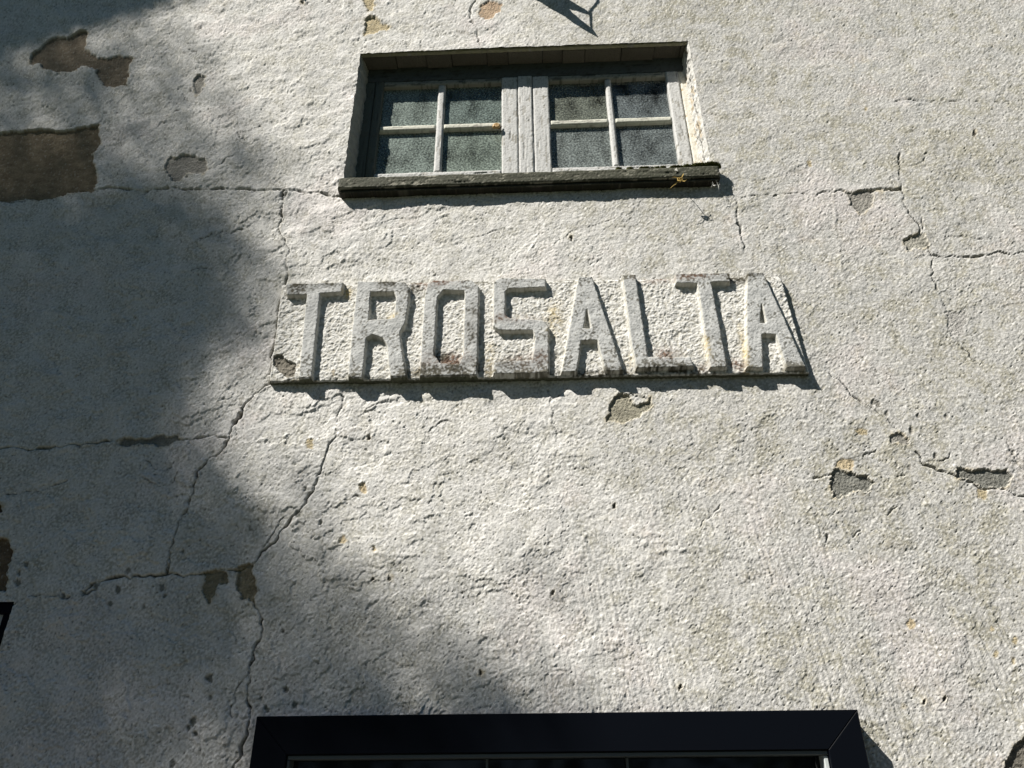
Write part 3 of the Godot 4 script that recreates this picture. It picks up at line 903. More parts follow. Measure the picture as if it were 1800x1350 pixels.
	patch(Color(0.205, 0.205, 0.185), 0.003, [-0.770, 2.670, -0.772, 2.668, -0.776, 2.667, -0.777, 2.672, -0.777, 2.676, -0.776, 2.679, -0.772, 2.680, -0.771, 2.675])
	patch(Color(0.205, 0.205, 0.185), 0.003, [-0.871, 2.054, -0.875, 2.050, -0.880, 2.054, -0.883, 2.059, -0.884, 2.066, -0.879, 2.070, -0.875, 2.064, -0.870, 2.061])
	patch(Color(0.205, 0.205, 0.185), 0.003, [-0.899, 2.087, -0.902, 2.085, -0.904, 2.089, -0.905, 2.093, -0.902, 2.094, -0.900, 2.096, -0.898, 2.092, -0.898, 2.089])
	patch(Color(0.205, 0.205, 0.185), 0.003, [-1.029, 2.656, -1.030, 2.659, -1.028, 2.663, -1.025, 2.661, -1.024, 2.657, -1.024, 2.654, -1.025, 2.651, -1.028, 2.652])
	patch(Color(0.205, 0.205, 0.185), 0.003, [-1.288, 2.430, -1.285, 2.429, -1.283, 2.427, -1.280, 2.423, -1.283, 2.420, -1.285, 2.419, -1.289, 2.422, -1.290, 2.427])
	patch(Color(0.42, 0.36, 0.24), 0.0015, [-0.866, 3.006, -0.856, 3.006, -0.845, 3.004, -0.843, 2.985, -0.843, 2.967, -0.855, 2.970, -0.866, 2.973, -0.871, 2.992])
	patch(Color(0.42, 0.36, 0.24), 0.0015, [-0.653, 2.814, -0.646, 2.818, -0.638, 2.823, -0.634, 2.809, -0.632, 2.795, -0.640, 2.792, -0.646, 2.794, -0.651, 2.802])
	patch(Color(0.42, 0.36, 0.24), 0.0015, [-0.693, 2.620, -0.685, 2.619, -0.684, 2.607, -0.686, 2.597, -0.693, 2.596, -0.700, 2.600, -0.700, 2.611, -0.699, 2.620])
	patch(Color(0.48, 0.4, 0.27), 0.0015, [-0.572, 2.577, -0.569, 2.571, -0.571, 2.566, -0.575, 2.565, -0.578, 2.569, -0.579, 2.574, -0.581, 2.582, -0.575, 2.583])
	patch(Color(0.27, 0.26, 0.235), 0.003, [1.382, 2.996, 1.386, 2.992, 1.382, 2.982, 1.380, 2.974, 1.374, 2.972, 1.371, 2.976, 1.370, 2.985, 1.375, 2.993])
	patch(Color(0.27, 0.26, 0.235), 0.003, [1.424, 3.050, 1.425, 3.044, 1.421, 3.039, 1.416, 3.038, 1.415, 3.043, 1.416, 3.051, 1.420, 3.054, 1.425, 3.057])
	patch(Color(0.27, 0.26, 0.235), 0.003, [1.517, 3.036, 1.517, 3.042, 1.521, 3.049, 1.525, 3.049, 1.527, 3.046, 1.527, 3.041, 1.524, 3.035, 1.519, 3.031])
	patch(Color(0.27, 0.26, 0.235), 0.003, [1.721, 2.896, 1.721, 2.890, 1.718, 2.882, 1.714, 2.881, 1.710, 2.883, 1.712, 2.889, 1.714, 2.894, 1.718, 2.899])
	patch(Color(0.27, 0.26, 0.235), 0.003, [1.270, 3.116, 1.276, 3.116, 1.281, 3.113, 1.278, 3.101, 1.272, 3.096, 1.268, 3.096, 1.261, 3.096, 1.263, 3.109])
	patch(Color(0.27, 0.26, 0.235), 0.003, [1.294, 3.103, 1.293, 3.094, 1.289, 3.087, 1.284, 3.083, 1.280, 3.087, 1.277, 3.095, 1.283, 3.106, 1.290, 3.109])
	patch(Color(0.27, 0.26, 0.235), 0.003, [1.440, 2.877, 1.436, 2.875, 1.432, 2.876, 1.435, 2.884, 1.437, 2.892, 1.442, 2.893, 1.445, 2.889, 1.446, 2.882])
	patch(Color(0.27, 0.26, 0.235), 0.003, [1.292, 2.846, 1.290, 2.849, 1.291, 2.853, 1.292, 2.856, 1.295, 2.858, 1.296, 2.856, 1.296, 2.852, 1.296, 2.846])
	patch(Color(0.27, 0.26, 0.235), 0.003, [1.303, 3.047, 1.301, 3.052, 1.302, 3.059, 1.305, 3.064, 1.310, 3.067, 1.313, 3.063, 1.312, 3.055, 1.308, 3.050])
	patch(Color(0.27, 0.26, 0.235), 0.003, [1.334, 2.848, 1.339, 2.848, 1.341, 2.844, 1.339, 2.838, 1.336, 2.830, 1.331, 2.831, 1.331, 2.836, 1.331, 2.841])
	patch(Color(0.42, 0.36, 0.24), 0.001, [1.280, 4.362, 1.282, 4.351, 1.280, 4.334, 1.270, 4.321, 1.264, 4.330, 1.262, 4.342, 1.266, 4.357, 1.273, 4.361])
	patch(Color(0.42, 0.36, 0.24), 0.001, [1.610, 4.690, 1.614, 4.686, 1.608, 4.678, 1.605, 4.673, 1.599, 4.670, 1.598, 4.680, 1.603, 4.689, 1.607, 4.696])
	patch(Color(0.42, 0.36, 0.24), 0.002, [1.507, 2.235, 1.511, 2.241, 1.516, 2.249, 1.522, 2.249, 1.523, 2.240, 1.520, 2.232, 1.513, 2.226, 1.509, 2.230])
	patch(Color(0.42, 0.36, 0.24), 0.002, [1.493, 2.186, 1.494, 2.180, 1.491, 2.175, 1.488, 2.170, 1.483, 2.168, 1.483, 2.175, 1.484, 2.180, 1.488, 2.186])
	patch(Color(0.42, 0.36, 0.24), 0.002, [1.450, 2.277, 1.453, 2.281, 1.455, 2.280, 1.457, 2.277, 1.455, 2.272, 1.452, 2.270, 1.448, 2.269, 1.447, 2.273])
	patch(Color(0.48, 0.4, 0.27), 0.001, [1.192, 2.277, 1.189, 2.287, 1.193, 2.302, 1.203, 2.311, 1.211, 2.308, 1.214, 2.298, 1.210, 2.286, 1.202, 2.279])
	patch(Color(0.48, 0.4, 0.27), 0.001, [-0.623, 2.805, -0.624, 2.793, -0.626, 2.780, -0.636, 2.783, -0.643, 2.793, -0.644, 2.808, -0.637, 2.814, -0.630, 2.813])
	patch(Color(0.48, 0.4, 0.27), 0.001, [-0.678, 2.607, -0.682, 2.599, -0.688, 2.601, -0.691, 2.609, -0.695, 2.618, -0.691, 2.625, -0.684, 2.622, -0.682, 2.615])
	patch(Color(0.42, 0.36, 0.24), 0.001, [1.445, 2.207, 1.447, 2.201, 1.443, 2.194, 1.439, 2.185, 1.434, 2.189, 1.430, 2.192, 1.434, 2.199, 1.438, 2.205])
	patch(Color(0.08, 0.075, 0.06), 0.006, [-0.569, 2.475, -0.567, 2.470, -0.568, 2.466, -0.570, 2.464, -0.574, 2.464, -0.574, 2.469, -0.575, 2.473, -0.573, 2.477])
	patch(Color(0.08, 0.075, 0.06), 0.006, [-0.519, 2.484, -0.514, 2.479, -0.510, 2.474, -0.510, 2.466, -0.515, 2.462, -0.520, 2.465, -0.522, 2.471, -0.521, 2.476])
	patch(Color(0.08, 0.075, 0.06), 0.006, [0.275, 2.726, 0.275, 2.718, 0.275, 2.712, 0.271, 2.710, 0.267, 2.710, 0.264, 2.716, 0.267, 2.722, 0.270, 2.726])
	patch(Color(0.08, 0.075, 0.06), 0.006, [2.049, 4.472, 2.047, 4.482, 2.046, 4.492, 2.052, 4.504, 2.062, 4.517, 2.063, 4.503, 2.066, 4.492, 2.056, 4.482])
	patch(Color(0.08, 0.075, 0.06), 0.006, [0.438, 2.111, 0.437, 2.108, 0.435, 2.105, 0.431, 2.102, 0.429, 2.107, 0.430, 2.113, 0.433, 2.116, 0.436, 2.114])
	patch(Color(0.08, 0.075, 0.06), 0.006, [0.040, 2.406, 0.037, 2.409, 0.040, 2.413, 0.041, 2.416, 0.045, 2.417, 0.045, 2.412, 0.047, 2.407, 0.043, 2.406])
	patch(Color(0.08, 0.075, 0.06), 0.006, [-0.203, 2.162, -0.201, 2.167, -0.197, 2.165, -0.193, 2.164, -0.194, 2.158, -0.195, 2.153, -0.199, 2.155, -0.203, 2.156])
	patch(Color(0.08, 0.075, 0.06), 0.006, [-0.631, 3.000, -0.634, 3.000, -0.637, 3.002, -0.638, 3.008, -0.637, 3.014, -0.633, 3.013, -0.630, 3.009, -0.628, 3.002])
	patch(Color(0.08, 0.075, 0.06), 0.006, [0.175, 3.935, 0.171, 3.929, 0.168, 3.935, 0.168, 3.945, 0.171, 3.953, 0.175, 3.949, 0.179, 3.948, 0.179, 3.939])
	patch(Color(0.08, 0.075, 0.06), 0.006, [-1.240, 5.700, -1.232, 5.696, -1.227, 5.691, -1.224, 5.679, -1.224, 5.665, -1.229, 5.660, -1.236, 5.668, -1.239, 5.683])
	patch(Color(0.08, 0.075, 0.06), 0.006, [1.179, 2.062, 1.182, 2.061, 1.182, 2.057, 1.181, 2.054, 1.179, 2.052, 1.176, 2.053, 1.175, 2.055, 1.177, 2.059])
	patch(Color(0.08, 0.075, 0.06), 0.006, [1.240, 2.070, 1.243, 2.073, 1.247, 2.073, 1.249, 2.069, 1.245, 2.064, 1.242, 2.061, 1.237, 2.060, 1.239, 2.066])
	patch(Color(0.08, 0.075, 0.06), 0.006, [1.118, 2.048, 1.117, 2.045, 1.115, 2.045, 1.113, 2.046, 1.114, 2.050, 1.116, 2.051, 1.118, 2.052, 1.120, 2.051])

func pane(x0: float, x1: float, y0: float, y1: float, z0: float, z1: float) -> ArrayMesh:
	var st := SurfaceTool.new()
	st.begin(Mesh.PRIMITIVE_TRIANGLES)
	st.set_smooth_group(-1)
	for z: float in [z1, z0]:
		for v: Vector2 in ([Vector2(0, 0), Vector2(0, 1), Vector2(1, 1), Vector2(0, 0), Vector2(1, 1), Vector2(1, 0)] if z == z1 else [Vector2(0, 0), Vector2(1, 1), Vector2(0, 1), Vector2(0, 0), Vector2(1, 0), Vector2(1, 1)]):
			st.set_uv(Vector2(v.x, 1.0 - v.y))
			st.add_vertex(Vector3(lerpf(x0, x1, v.x), lerpf(y0, y1, v.y), z))
	st.generate_normals()
	return st.commit()

func dusty(k: int) -> StandardMaterial3D:
	# a film of dust on old glass: thick along the putty, wiped or rained thin elsewhere
	var a := noise(60 + k, 0.009, 3, 0.5)
	var b := noise(70 + k, 0.085, 4, 0.72)
	var img := Image.create(256, 256, false, Image.FORMAT_RGBA8)
	var much: float = [0.70, 0.74, 0.66, 0.62, 0.70, 0.52, 0.62, 0.46][k]
	var tint: Color = [Color(0.50, 0.545, 0.52), Color(0.5, 0.545, 0.52), Color(0.5, 0.545, 0.51), Color(0.46, 0.51, 0.49), Color(0.5, 0.53, 0.52), Color(0.47, 0.49, 0.45), Color(0.47, 0.5, 0.5), Color(0.45, 0.48, 0.485)][k]  # last panes bluer: sky reflection painted into the dust tint
	for y in 256:
		for x in 256:
			var rim := minf(minf(x, 255 - x), minf(y, 255 - y)) / 255.0
			var n := b.get_noise_2d(x, y)
			var d: float = much + 0.65 * a.get_noise_2d(x, y * 0.6) + 0.62 * n + 0.25 * exp(-rim / 0.03) + 0.18 * smoothstep(0.6, 1.0, y / 255.0)
			if b.get_noise_2d(x * 0.8 + 900, y * 0.8) > 0.5: d += 0.25
			var c := tint * (0.92 + 0.7 * b.get_noise_2d(y, x))
			img.set_pixel(x, y, Color(c.r, c.g, c.b, clampf(d, 0.06, 0.96)))
	var m := StandardMaterial3D.new()
	m.albedo_texture = ImageTexture.create_from_image(img)
	m.transparency = BaseMaterial3D.TRANSPARENCY_ALPHA
	m.roughness = 0.25
	m.metallic_specular = 0.5
	return m

# the upper window ------------------------------------------------
func casement() -> void:
	var w := group_node("upper_window", house)
	var paint := Color(0.50, 0.503, 0.495)
	var wood := Color(0.26, 0.25, 0.22)
	var mossy := Color(0.115, 0.125, 0.11)  # green-grey recess shade, painted into the left jamb and stile
	# plaster reveals: splayed cheeks and a soffit of bricks on edge
	for s in [0, 1]:
		var sh := Sheet.new()
		sh.nr = 150
		sh.nc = 26
		for r in 151:
			for c in 27:
				var y := lerpf(4.27, 5.226, r / 150.0)
				var t := c / 26.0
				var x := edge_x(-0.868, y) + 0.024 * t if s == 0 else edge_x(0.83, y) - 0.016 * t
				var n := n_fine.get_noise_2d(y, t * 0.1 + 5 * s) * 0.0015 + n_med.get_noise_2d(y * 1.5, t * 0.3 + s * 9) * 0.004
				if s == 1: n += 0.004 * smoothstep(-0.02, 0.03, n_flake.get_noise_2d(t * 0.12 + 3, y * 3.0)) + 0.003 * smoothstep(-0.01, 0.02, n_flake2.get_noise_2d(t * 0.1, y * 2.2 + 8))
				n *= smoothstep(0.0, 0.15, t)
				plaster(x, y)
				var z := lerpf(ph, -0.12, t)
				if s == 0: sh.p.append(Vector3(x + n, y, z))
				else: sh.p.append(Vector3(x - n, y, lerpf(-0.12, ph, 1.0 - t)))
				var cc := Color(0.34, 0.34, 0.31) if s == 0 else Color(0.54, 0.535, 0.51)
				cc = cc * (1.0 + 0.25 * n_mot.get_noise_2d(y * 2, t * 0.3))
				if s == 1: cc = cc.lerp(Color(0.45, 0.36, 0.23), smoothstep(0.15, 0.4, n_mot.get_noise_2d(t * 0.12 + 3, y * 0.55)) * 0.7)
				if s == 1 and absf(t - 0.45 - 0.1 * n_edge.get_noise_2d(y * 0.4, 3.0)) < 0.04: cc = cc * 0.35; sh.p[-1].x += 0.003
				sh.col.append(cc)
				sh.id.append(0)
		var nn := sh.normals()
		var ii := PackedInt32Array()
		for r in 150:
			for c in 26:
				var a := r * 27 + c
				ii.append_array(PackedInt32Array([a, a + 27, a + 28, a, a + 28, a + 1]))
		part("reveal", Sheet.build(sh.p, nn, sh.col, ii), M.cement, w)
	part("lintel", slab(-0.885, 0.845, 5.262, 5.30, -0.034, -0.2, 0.02, 0.0, 0.001, Color(0.2, 0.19, 0.165), wood, 0.0, 2), M.cement, w)
	var x := -0.862
	while x < 0.80:
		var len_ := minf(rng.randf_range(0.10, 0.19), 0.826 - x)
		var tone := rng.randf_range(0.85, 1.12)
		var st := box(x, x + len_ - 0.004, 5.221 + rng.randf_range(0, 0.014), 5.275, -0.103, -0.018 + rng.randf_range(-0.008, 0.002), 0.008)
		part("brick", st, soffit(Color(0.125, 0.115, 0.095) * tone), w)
		x += len_
	part("lintel_edge", slab(-0.866, 0.828, 5.222, 5.262, -0.004, -0.022, 0.006, 0.003, 0.003, Color(0.3, 0.285, 0.2), wood, 0.1, 2), M.cement, w)
	# fixed frame
	part("frame_head", slab(-0.86, 0.83, 5.135, 5.26, -0.1060, -0.18, 0.01, 0.003, 0.0012, Color(0.085, 0.095, 0.095), Color(0.05, 0.05, 0.045), 0.1, 0), M.timber, w)  # colour kept dark to paint in the recess shade
	part("frame_jamb", slab(-0.856, -0.803, 4.27, 5.135, -0.1080, -0.18, 0.006, 0.004, 0.0014, mossy, Color(0.1, 0.1, 0.08), 0.25, 1), M.timber, w)
	part("mullion", slab(-0.052, 0.021, 4.30, 5.135, -0.1000, -0.18, 0.005, 0.006, 0.0022, paint, wood, 0.17, 1), M.timber, w)
	part("frame_jamb", slab(0.782, 0.822, 4.27, 5.135, -0.1080, -0.18, 0.006, 0.004, 0.0016, Color(0.64, 0.62, 0.55), Color(0.4, 0.32, 0.2), 0.2, 1), M.timber, w)
	# two sashes of four panes
	for s in [0, 1]:
		var a: Dictionary = {"l0": -0.800, "l1": -0.757, "r0": -0.137, "r1": -0.0545, "b0": -0.468, "b1": -0.431} if s == 0 else {"l0": 0.0235, "l1": 0.106, "r0": 0.715, "r1": 0.78, "b0": 0.399, "b1": 0.430}
		var dark: bool = s == 0  # outer stile of the left sash has jamb shade in its colour
		part("sash_stile", slab(a.l0, a.l1, 4.30, 5.133, -0.1040, -0.15, 0.005, 0.005, 0.0018, mossy if dark else paint, Color(0.1, 0.1, 0.08) if dark else wood, 0.2 if dark else 0.16, 1), M.timber, w)
		part("sash_stile", slab(a.r0, a.r1, 4.30, 5.133, -0.1040, -0.15, 0.005, 0.006, 0.002, paint, wood, 0.17, 1), M.timber, w)
		part("sash_rail", slab(a.l1, a.r0, 5.096, 5.133, -0.1060, -0.15, 0.006, 0.006, 0.0014, Color(0.27, 0.27, 0.24), Color(0.1, 0.1, 0.09), 0.25, 0), M.timber, w)  # top rail coloured darker, painting in the shade under the head
		part("sash_rail", slab(a.l1, a.r0, 4.36, 4.475, -0.1050, -0.15, 0.005, 0.007, 0.0034, paint, wood, 0.2, 0), M.timber, w)
		part("glazing_bar", slab(a.b0, a.b1, 4.475, 5.096, -0.1070, -0.15, 0.005, 0.010, 0.0018, paint, wood, 0.2, 1), M.timber, w)
		part("glazing_bar", slab(a.l1, a.b0, 4.769, 4.806, -0.1090, -0.15, 0.005, 0.011, 0.0018, Color(0.55, 0.55, 0.48), wood, 0.24, 0), M.timber, w)
		part("glazing_bar", slab(a.b1, a.r0, 4.769, 4.806, -0.1090, -0.15, 0.005, 0.011, 0.0018, Color(0.55, 0.55, 0.48), wood, 0.24, 0), M.timber, w)
		var k := 0
		for px: Array in [[a.l1, a.b0], [a.b1, a.r0]]:
			for py: Array in [[4.475, 4.769], [4.806, 5.096]]:
				part("pane", pane(px[0] - 0.004, px[1] + 0.004, py[0] - 0.004, py[1] + 0.004, -0.135, -0.132), dusty(k + 4 * s), w)
				k += 1
	# the projecting sill
	under = 0.5  # sill underside darkened in colour to blend with its cast shadow
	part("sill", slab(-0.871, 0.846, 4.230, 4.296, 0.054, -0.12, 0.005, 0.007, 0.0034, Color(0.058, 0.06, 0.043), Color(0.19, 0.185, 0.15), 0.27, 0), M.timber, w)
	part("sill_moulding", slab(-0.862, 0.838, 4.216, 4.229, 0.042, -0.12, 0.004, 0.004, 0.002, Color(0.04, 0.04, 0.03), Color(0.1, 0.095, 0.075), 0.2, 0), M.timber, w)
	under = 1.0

# the dark glazed door under the sign ------------------------------------------------
func door() -> void:
	var d := group_node("glazed_door", house)
	var x0 := -0.879
	var x1 := 0.941
	var y1 := 2.03
	var f := 0.108
	var g := 0.0002
	var z := 0.08
	part("frame_head", prism([Vector2(x0 + f + g, y1 - f), Vector2(x1 - f - g, y1 - f), Vector2(x1 - g, y1), Vector2(x0 + g, y1)], -0.02, z, 0.0022), M.frame, d)
	part("frame_stile", prism([Vector2(x0, 0.02), Vector2(x0 + f, 0.02), Vector2(x0 + f, y1 - f), Vector2(x0, y1)], -0.02, z, 0.0022), M.frame, d)
	part("frame_stile", prism([Vector2(x1 - f, 0.02), Vector2(x1, 0.02), Vector2(x1, y1), Vector2(x1 - f, y1 - f)], -0.02, z, 0.0022), M.frame, d)
	# glazing beads, set back, with sunlight painted into the colour of the right one
	part("glazing_bead", box(x0 + f + 0.001, x1 - f - 0.001, y1 - f - 0.013, y1 - f - 0.001, 0.02, 0.072, 0.002), M.frame_trim, d)
	part("glazing_bead", box(x0 + f + 0.001, x0 + f + 0.008, 0.03, y1 - f - 0.014, 0.02, 0.072, 0.002), M.frame_trim, d)
	part("glazing_bead", box(x1 - f - 0.014, x1 - f - 0.001, 0.03, y1 - f - 0.014, 0.02, 0.066, 0.002), mat(Color(0.5, 0.54, 0.54), 0.5, 0.5), d)
	for x: float in [-0.172, 0.246]:
		part("glazing_bar", box(x - 0.0035, x + 0.0035, 0.03, y1 - f - 0.014, 0.024, 0.05, 0.001), M.frame_trim, d)
	var xs := [x0 + f + 0.008, -0.1755, -0.1685, 0.2425, 0.2495, x1 - f - 0.014]
	for k in 3:
		part("pane", box(xs[2 * k], xs[2 * k + 1], 0.03, y1 - f - 0.014, 0.014, 0.022), M.dark_glass, d)

# the corner of another window at the left ------------------------------------------------
func side_window() -> void:
	var w := group_node("side_window", house)
	part("frame_head", box(-2.896, -1.8145, 2.374, 2.4105, -0.07, -0.008, 0.003), M.frame, w)
	part("frame_jamb", box(-1.842, -1.8145, 1.205, 2.373, -0.07, -0.009, 0.003), M.frame, w)
	part("frame_jamb", box(-2.896, -2.858, 1.205, 2.371, -0.07, -0.009, 0.003), M.frame, w)
	part("glazing_bar", box(-2.858, -1.843, 2.27, 2.29, -0.05, -0.013, 0.002), M.frame, w)
	var blind := mat(Color(0.42, 0.43, 0.42), 0.3, 0.5)
	part("pane", box(-2.858, -1.843, 2.291, 2.373, -0.025, -0.02), blind, w)
	part("pane", box(-2.858, -1.843, 1.205, 2.269, -0.025, -0.02), blind, w)

# moulded cement name board ------------------------------------------------
func sign_board() -> void:
	letter("T", [[-1.035, 3.707, -0.789, 3.705, -0.792, 3.653, -0.880, 3.649, -0.867, 3.239, -0.920, 3.241, -0.939, 3.645, -1.022, 3.647]])
	letter("R", [[-0.733, 3.709, -0.534, 3.700, -0.509, 3.669, -0.510, 3.589, -0.517, 3.488, -0.536, 3.446, -0.523, 3.375, -0.495, 3.234, -0.561, 3.235, -0.587, 3.392, -0.605, 3.422, -0.648, 3.440, -0.668, 3.424, -0.668, 3.238, -0.727, 3.238, -0.732, 3.487], [-0.670, 3.648, -0.576, 3.648, -0.565, 3.622, -0.567, 3.519, -0.666, 3.512]])
	letter("O", [[-0.437, 3.686, -0.415, 3.702, -0.253, 3.699, -0.221, 3.663, -0.222, 3.455, -0.223, 3.236, -0.447, 3.237, -0.448, 3.618], [-0.391, 3.616, -0.370, 3.648, -0.283, 3.643, -0.282, 3.613, -0.280, 3.338, -0.297, 3.292, -0.369, 3.301, -0.394, 3.342]])
	letter("S", [[-0.164, 3.687, -0.135, 3.706, 0.055, 3.695, 0.052, 3.648, -0.101, 3.647, -0.112, 3.634, -0.113, 3.518, -0.094, 3.501, -0.001, 3.494, 0.047, 3.484, 0.059, 3.459, 0.055, 3.241, -0.162, 3.243, -0.162, 3.301, -0.010, 3.305, 0.001, 3.399, -0.005, 3.439, -0.139, 3.443, -0.163, 3.466]])
	letter("A", [[0.187, 3.700, 0.246, 3.698, 0.340, 3.243, 0.269, 3.244, 0.246, 3.385, 0.186, 3.385, 0.162, 3.245, 0.100, 3.243, 0.145, 3.476], [0.215, 3.531, 0.226, 3.445, 0.198, 3.446]])
	letter("L", [[0.369, 3.704, 0.425, 3.704, 0.440, 3.304, 0.601, 3.300, 0.611, 3.254, 0.387, 3.251, 0.377, 3.391]])
	letter("T", [[0.585, 3.707, 0.810, 3.705, 0.806, 3.651, 0.727, 3.650, 0.731, 3.593, 0.736, 3.246, 0.669, 3.247, 0.669, 3.647, 0.582, 3.650]])
	letter("A", [[0.880, 3.700, 0.944, 3.704, 1.032, 3.238, 0.956, 3.238, 0.941, 3.390, 0.891, 3.393, 0.872, 3.242, 0.806, 3.243, 0.856, 3.564], [0.912, 3.534, 0.915, 3.447, 0.894, 3.448]])
	var bare := points([-1.041, 3.359, -1.031, 3.373, -1.008, 3.369, -0.985, 3.342, -0.945, 3.326, -0.943, 3.268, -0.974, 3.262, -1.009, 3.292, -1.036, 3.322])
	var rust := Color(0.14, 0.085, 0.06)
	var ochre := Color(0.42, 0.31, 0.09)
	var black := Color(0.07, 0.065, 0.05)
	var stains := [
		[-0.345, 3.319, 0.079, 0.034, rust, 0.8],
		[-0.375, 3.347, 0.032, 0.028, black, 1.0],
		[-0.033, 3.310, 0.090, 0.039, rust, 0.5],
		[-0.173, 3.320, 0.022, 0.062, ochre, 0.45],
		[0.369, 3.278, 0.018, 0.045, ochre, 0.35],
		[0.509, 3.325, 0.058, 0.034, rust, 0.5],
		[0.672, 3.341, 0.013, 0.050, ochre, 0.35],
		[0.654, 3.257, 0.032, 0.025, rust, 0.5],
		[0.815, 3.342, 0.013, 0.112, ochre, 0.35],
		[0.781, 3.266, 0.027, 0.028, rust, 0.8],
		[-0.064, 3.504, 0.090, 0.022, rust, 0.6],
		[-0.418, 3.696, 0.090, 0.022, rust, 0.9],
		[-0.585, 3.693, 0.067, 0.022, black, 0.9],
		[-0.897, 3.704, 0.135, 0.028, black, 0.7],
		[-0.989, 3.678, 0.036, 0.034, black, 0.7],
		[-0.500, 3.675, 0.032, 0.028, black, 0.9],
		[0.837, 3.681, 0.067, 0.022, black, 0.8],
		[0.922, 3.704, 0.054, 0.022, black, 0.9],
		[0.664, 3.687, 0.090, 0.017, rust, 0.5],
		[0.523, 3.683, 0.090, 0.017, rust, 0.5],
		[-0.247, 3.455, 0.032, 0.073, black, 0.5],
		[-0.237, 3.552, 0.018, 0.039, black, 0.6],
		[-0.612, 3.522, 0.032, 0.017, black, 0.6],
		[-0.573, 3.532, 0.022, 0.017, ochre, 0.6],
		[0.084, 3.499, 0.032, 0.084, ochre, 0.35],
		[-0.773, 3.664, 0.018, 0.028, ochre, 0.6],
		[-0.133, 3.292, 0.135, 0.028, black, 0.6],
		[-0.332, 3.272, 0.135, 0.022, black, 0.9],
		[0.196, 3.244, 0.135, 0.017, black, 0.7],
		[0.480, 3.249, 0.158, 0.022, black, 0.8],
	]
	var o := thing("name_sign", "raised cement name board reading TROSALTA in weathered white capitals", "sign", Vector3(0, 3.235, 0))
	var s := Sheet.new()
	s.nr = 195
	s.nc = 830
	var tl := Vector2(-1.058, 3.722)
	var tr := Vector2(1.022, 3.69)
	var bl := Vector2(-1.040, 3.245)
	var br := Vector2(1.048, 3.226)
	for r in s.nr + 1:
		var v := float(r) / s.nr
		for c in s.nc + 1:
			var u := float(c) / s.nc
			var q := bl.lerp(br, u).lerp(tl.lerp(tr, u), v)
			q += Vector2(n_edge.get_noise_2d(q.x * 0.6, 3.0), n_edge.get_noise_2d(q.x * 0.8, 30.0)) * 0.003
			var f := n_fine.get_noise_2d(q.x, q.y)
			var m := n_med.get_noise_2d(q.x * 1.6, q.y * 1.6)
			var mo := n_mot.get_noise_2d(q.x * 1.2, q.y * 1.2)
			var spk := n_spk.get_noise_2d(q.x * 0.85, q.y * 0.85)
			var peb := n_fine.get_noise_2d(q.x * 0.62 + 20, q.y * 0.62)
			var z := 0.028 + f * 0.0012 + peb * 0.0026 + m * 0.004
			var col := Color(0.61, 0.605, 0.58) * (1.0 + 0.16 * mo + 0.1 * peb)
			col = col.lerp(Color(0.34, 0.32, 0.25), smoothstep(0.1, -0.5, peb + 0.5 * f) * 0.5)
			var who := 0
			var lich := smoothstep(0.25, 0.6, mo + 0.4 * f)
			for k in letters.size():
				if not letters[k][2].has_point(q): continue
				var d := sdf(q.x, q.y, letters[k][1]) + 0.0022 * n_edge.get_noise_2d(q.x * 0.9, q.y * 0.9)
				if d > 0.004: continue
				var t := smoothstep(0.002, -0.002, d)
				var top := 0.0505 + f * 0.0008 + m * 0.0034 + 0.0004 * n_grit.get_noise_2d(q.x, q.y) - 0.0018 * smoothstep(-0.006, 0.0, d)
				z = lerpf(z, top, t)
				var lc := Color(0.455, 0.462, 0.455) * (1.0 + 0.14 * mo + 0.08 * f)
				var near_end := smoothstep(0.09, 0.0, q.y - bl.lerp(br, u).y) + 0.7 * smoothstep(0.05, 0.0, tl.lerp(tr, u).y - q.y)
				lc = lc.lerp(Color(0.12, 0.115, 0.095), clampf(smoothstep(0.24 - 0.5 * near_end, 0.6 - 0.5 * near_end, 0.8 * spk + 0.9 * mo + 0.2 * f), 0.0, 1.0) * 0.85)
				lc = lc.lerp(Color(0.62, 0.58, 0.45), smoothstep(-0.006, 0.0, d) * 0.35)
				col = col.lerp(lc, t)
				if d < 0.002: who = k + 1
			if who == 0:
				# lichen and grime gathered on ledges and at the foot of the letters
				col = col.lerp(Color(0.45, 0.33, 0.13), lich * smoothstep(0.25, 0.0, v) * 0.6)
				col = col.lerp(Color(0.12, 0.11, 0.09), smoothstep(0.2, 0.6, spk + mo) * (0.25 + smoothstep(0.9, 1.0, v)) * 0.7)
			if v > 0.93:
				col = col.lerp(Color(0.13, 0.125, 0.1), smoothstep(0.93, 1.0, v) * smoothstep(-0.1, 0.35, mo + 0.5 * spk) * 0.9)
			if v < 0.09:
				col = col.lerp(Color(0.13, 0.125, 0.1), smoothstep(0.09, 0.0, v) * smoothstep(-0.15, 0.3, mo + 0.5 * spk) * 0.85)
			if q.x < -0.85 and q.y < 3.42:
				var d2 := sdf(q.x, q.y, [bare]) + 0.004 * n_edge.get_noise_2d(q.x * 1.6, q.y * 1.6)
				if d2 < 0.002 and who == 0:
					z -= 0.008 * smoothstep(0.002, -0.003, d2)
					col = col.lerp(Color(0.2, 0.185, 0.155) * (1.0 + 0.4 * f), smoothstep(0.002, -0.002, d2))
			for st: Array in stains:
				var e := pow((q.x - st[0]) / st[2], 2.0) + pow((q.y - st[1]) / st[3], 2.0)
				if e < 2.5:
					col = col.lerp(st[4] * (1.0 + 0.5 * f), clampf(st[5] * exp(-e) * (1.0 + 1.6 * mo + 1.2 * spk), 0.0, 0.95))
			# worn, rounded rim; at the top the board dies into the wall
			var rim := minf(minf(u, 1.0 - u) * 2.08, v * 0.465)
			if rim < 0.006: z -= 0.006 * pow(1.0 - rim / 0.006, 2.0)
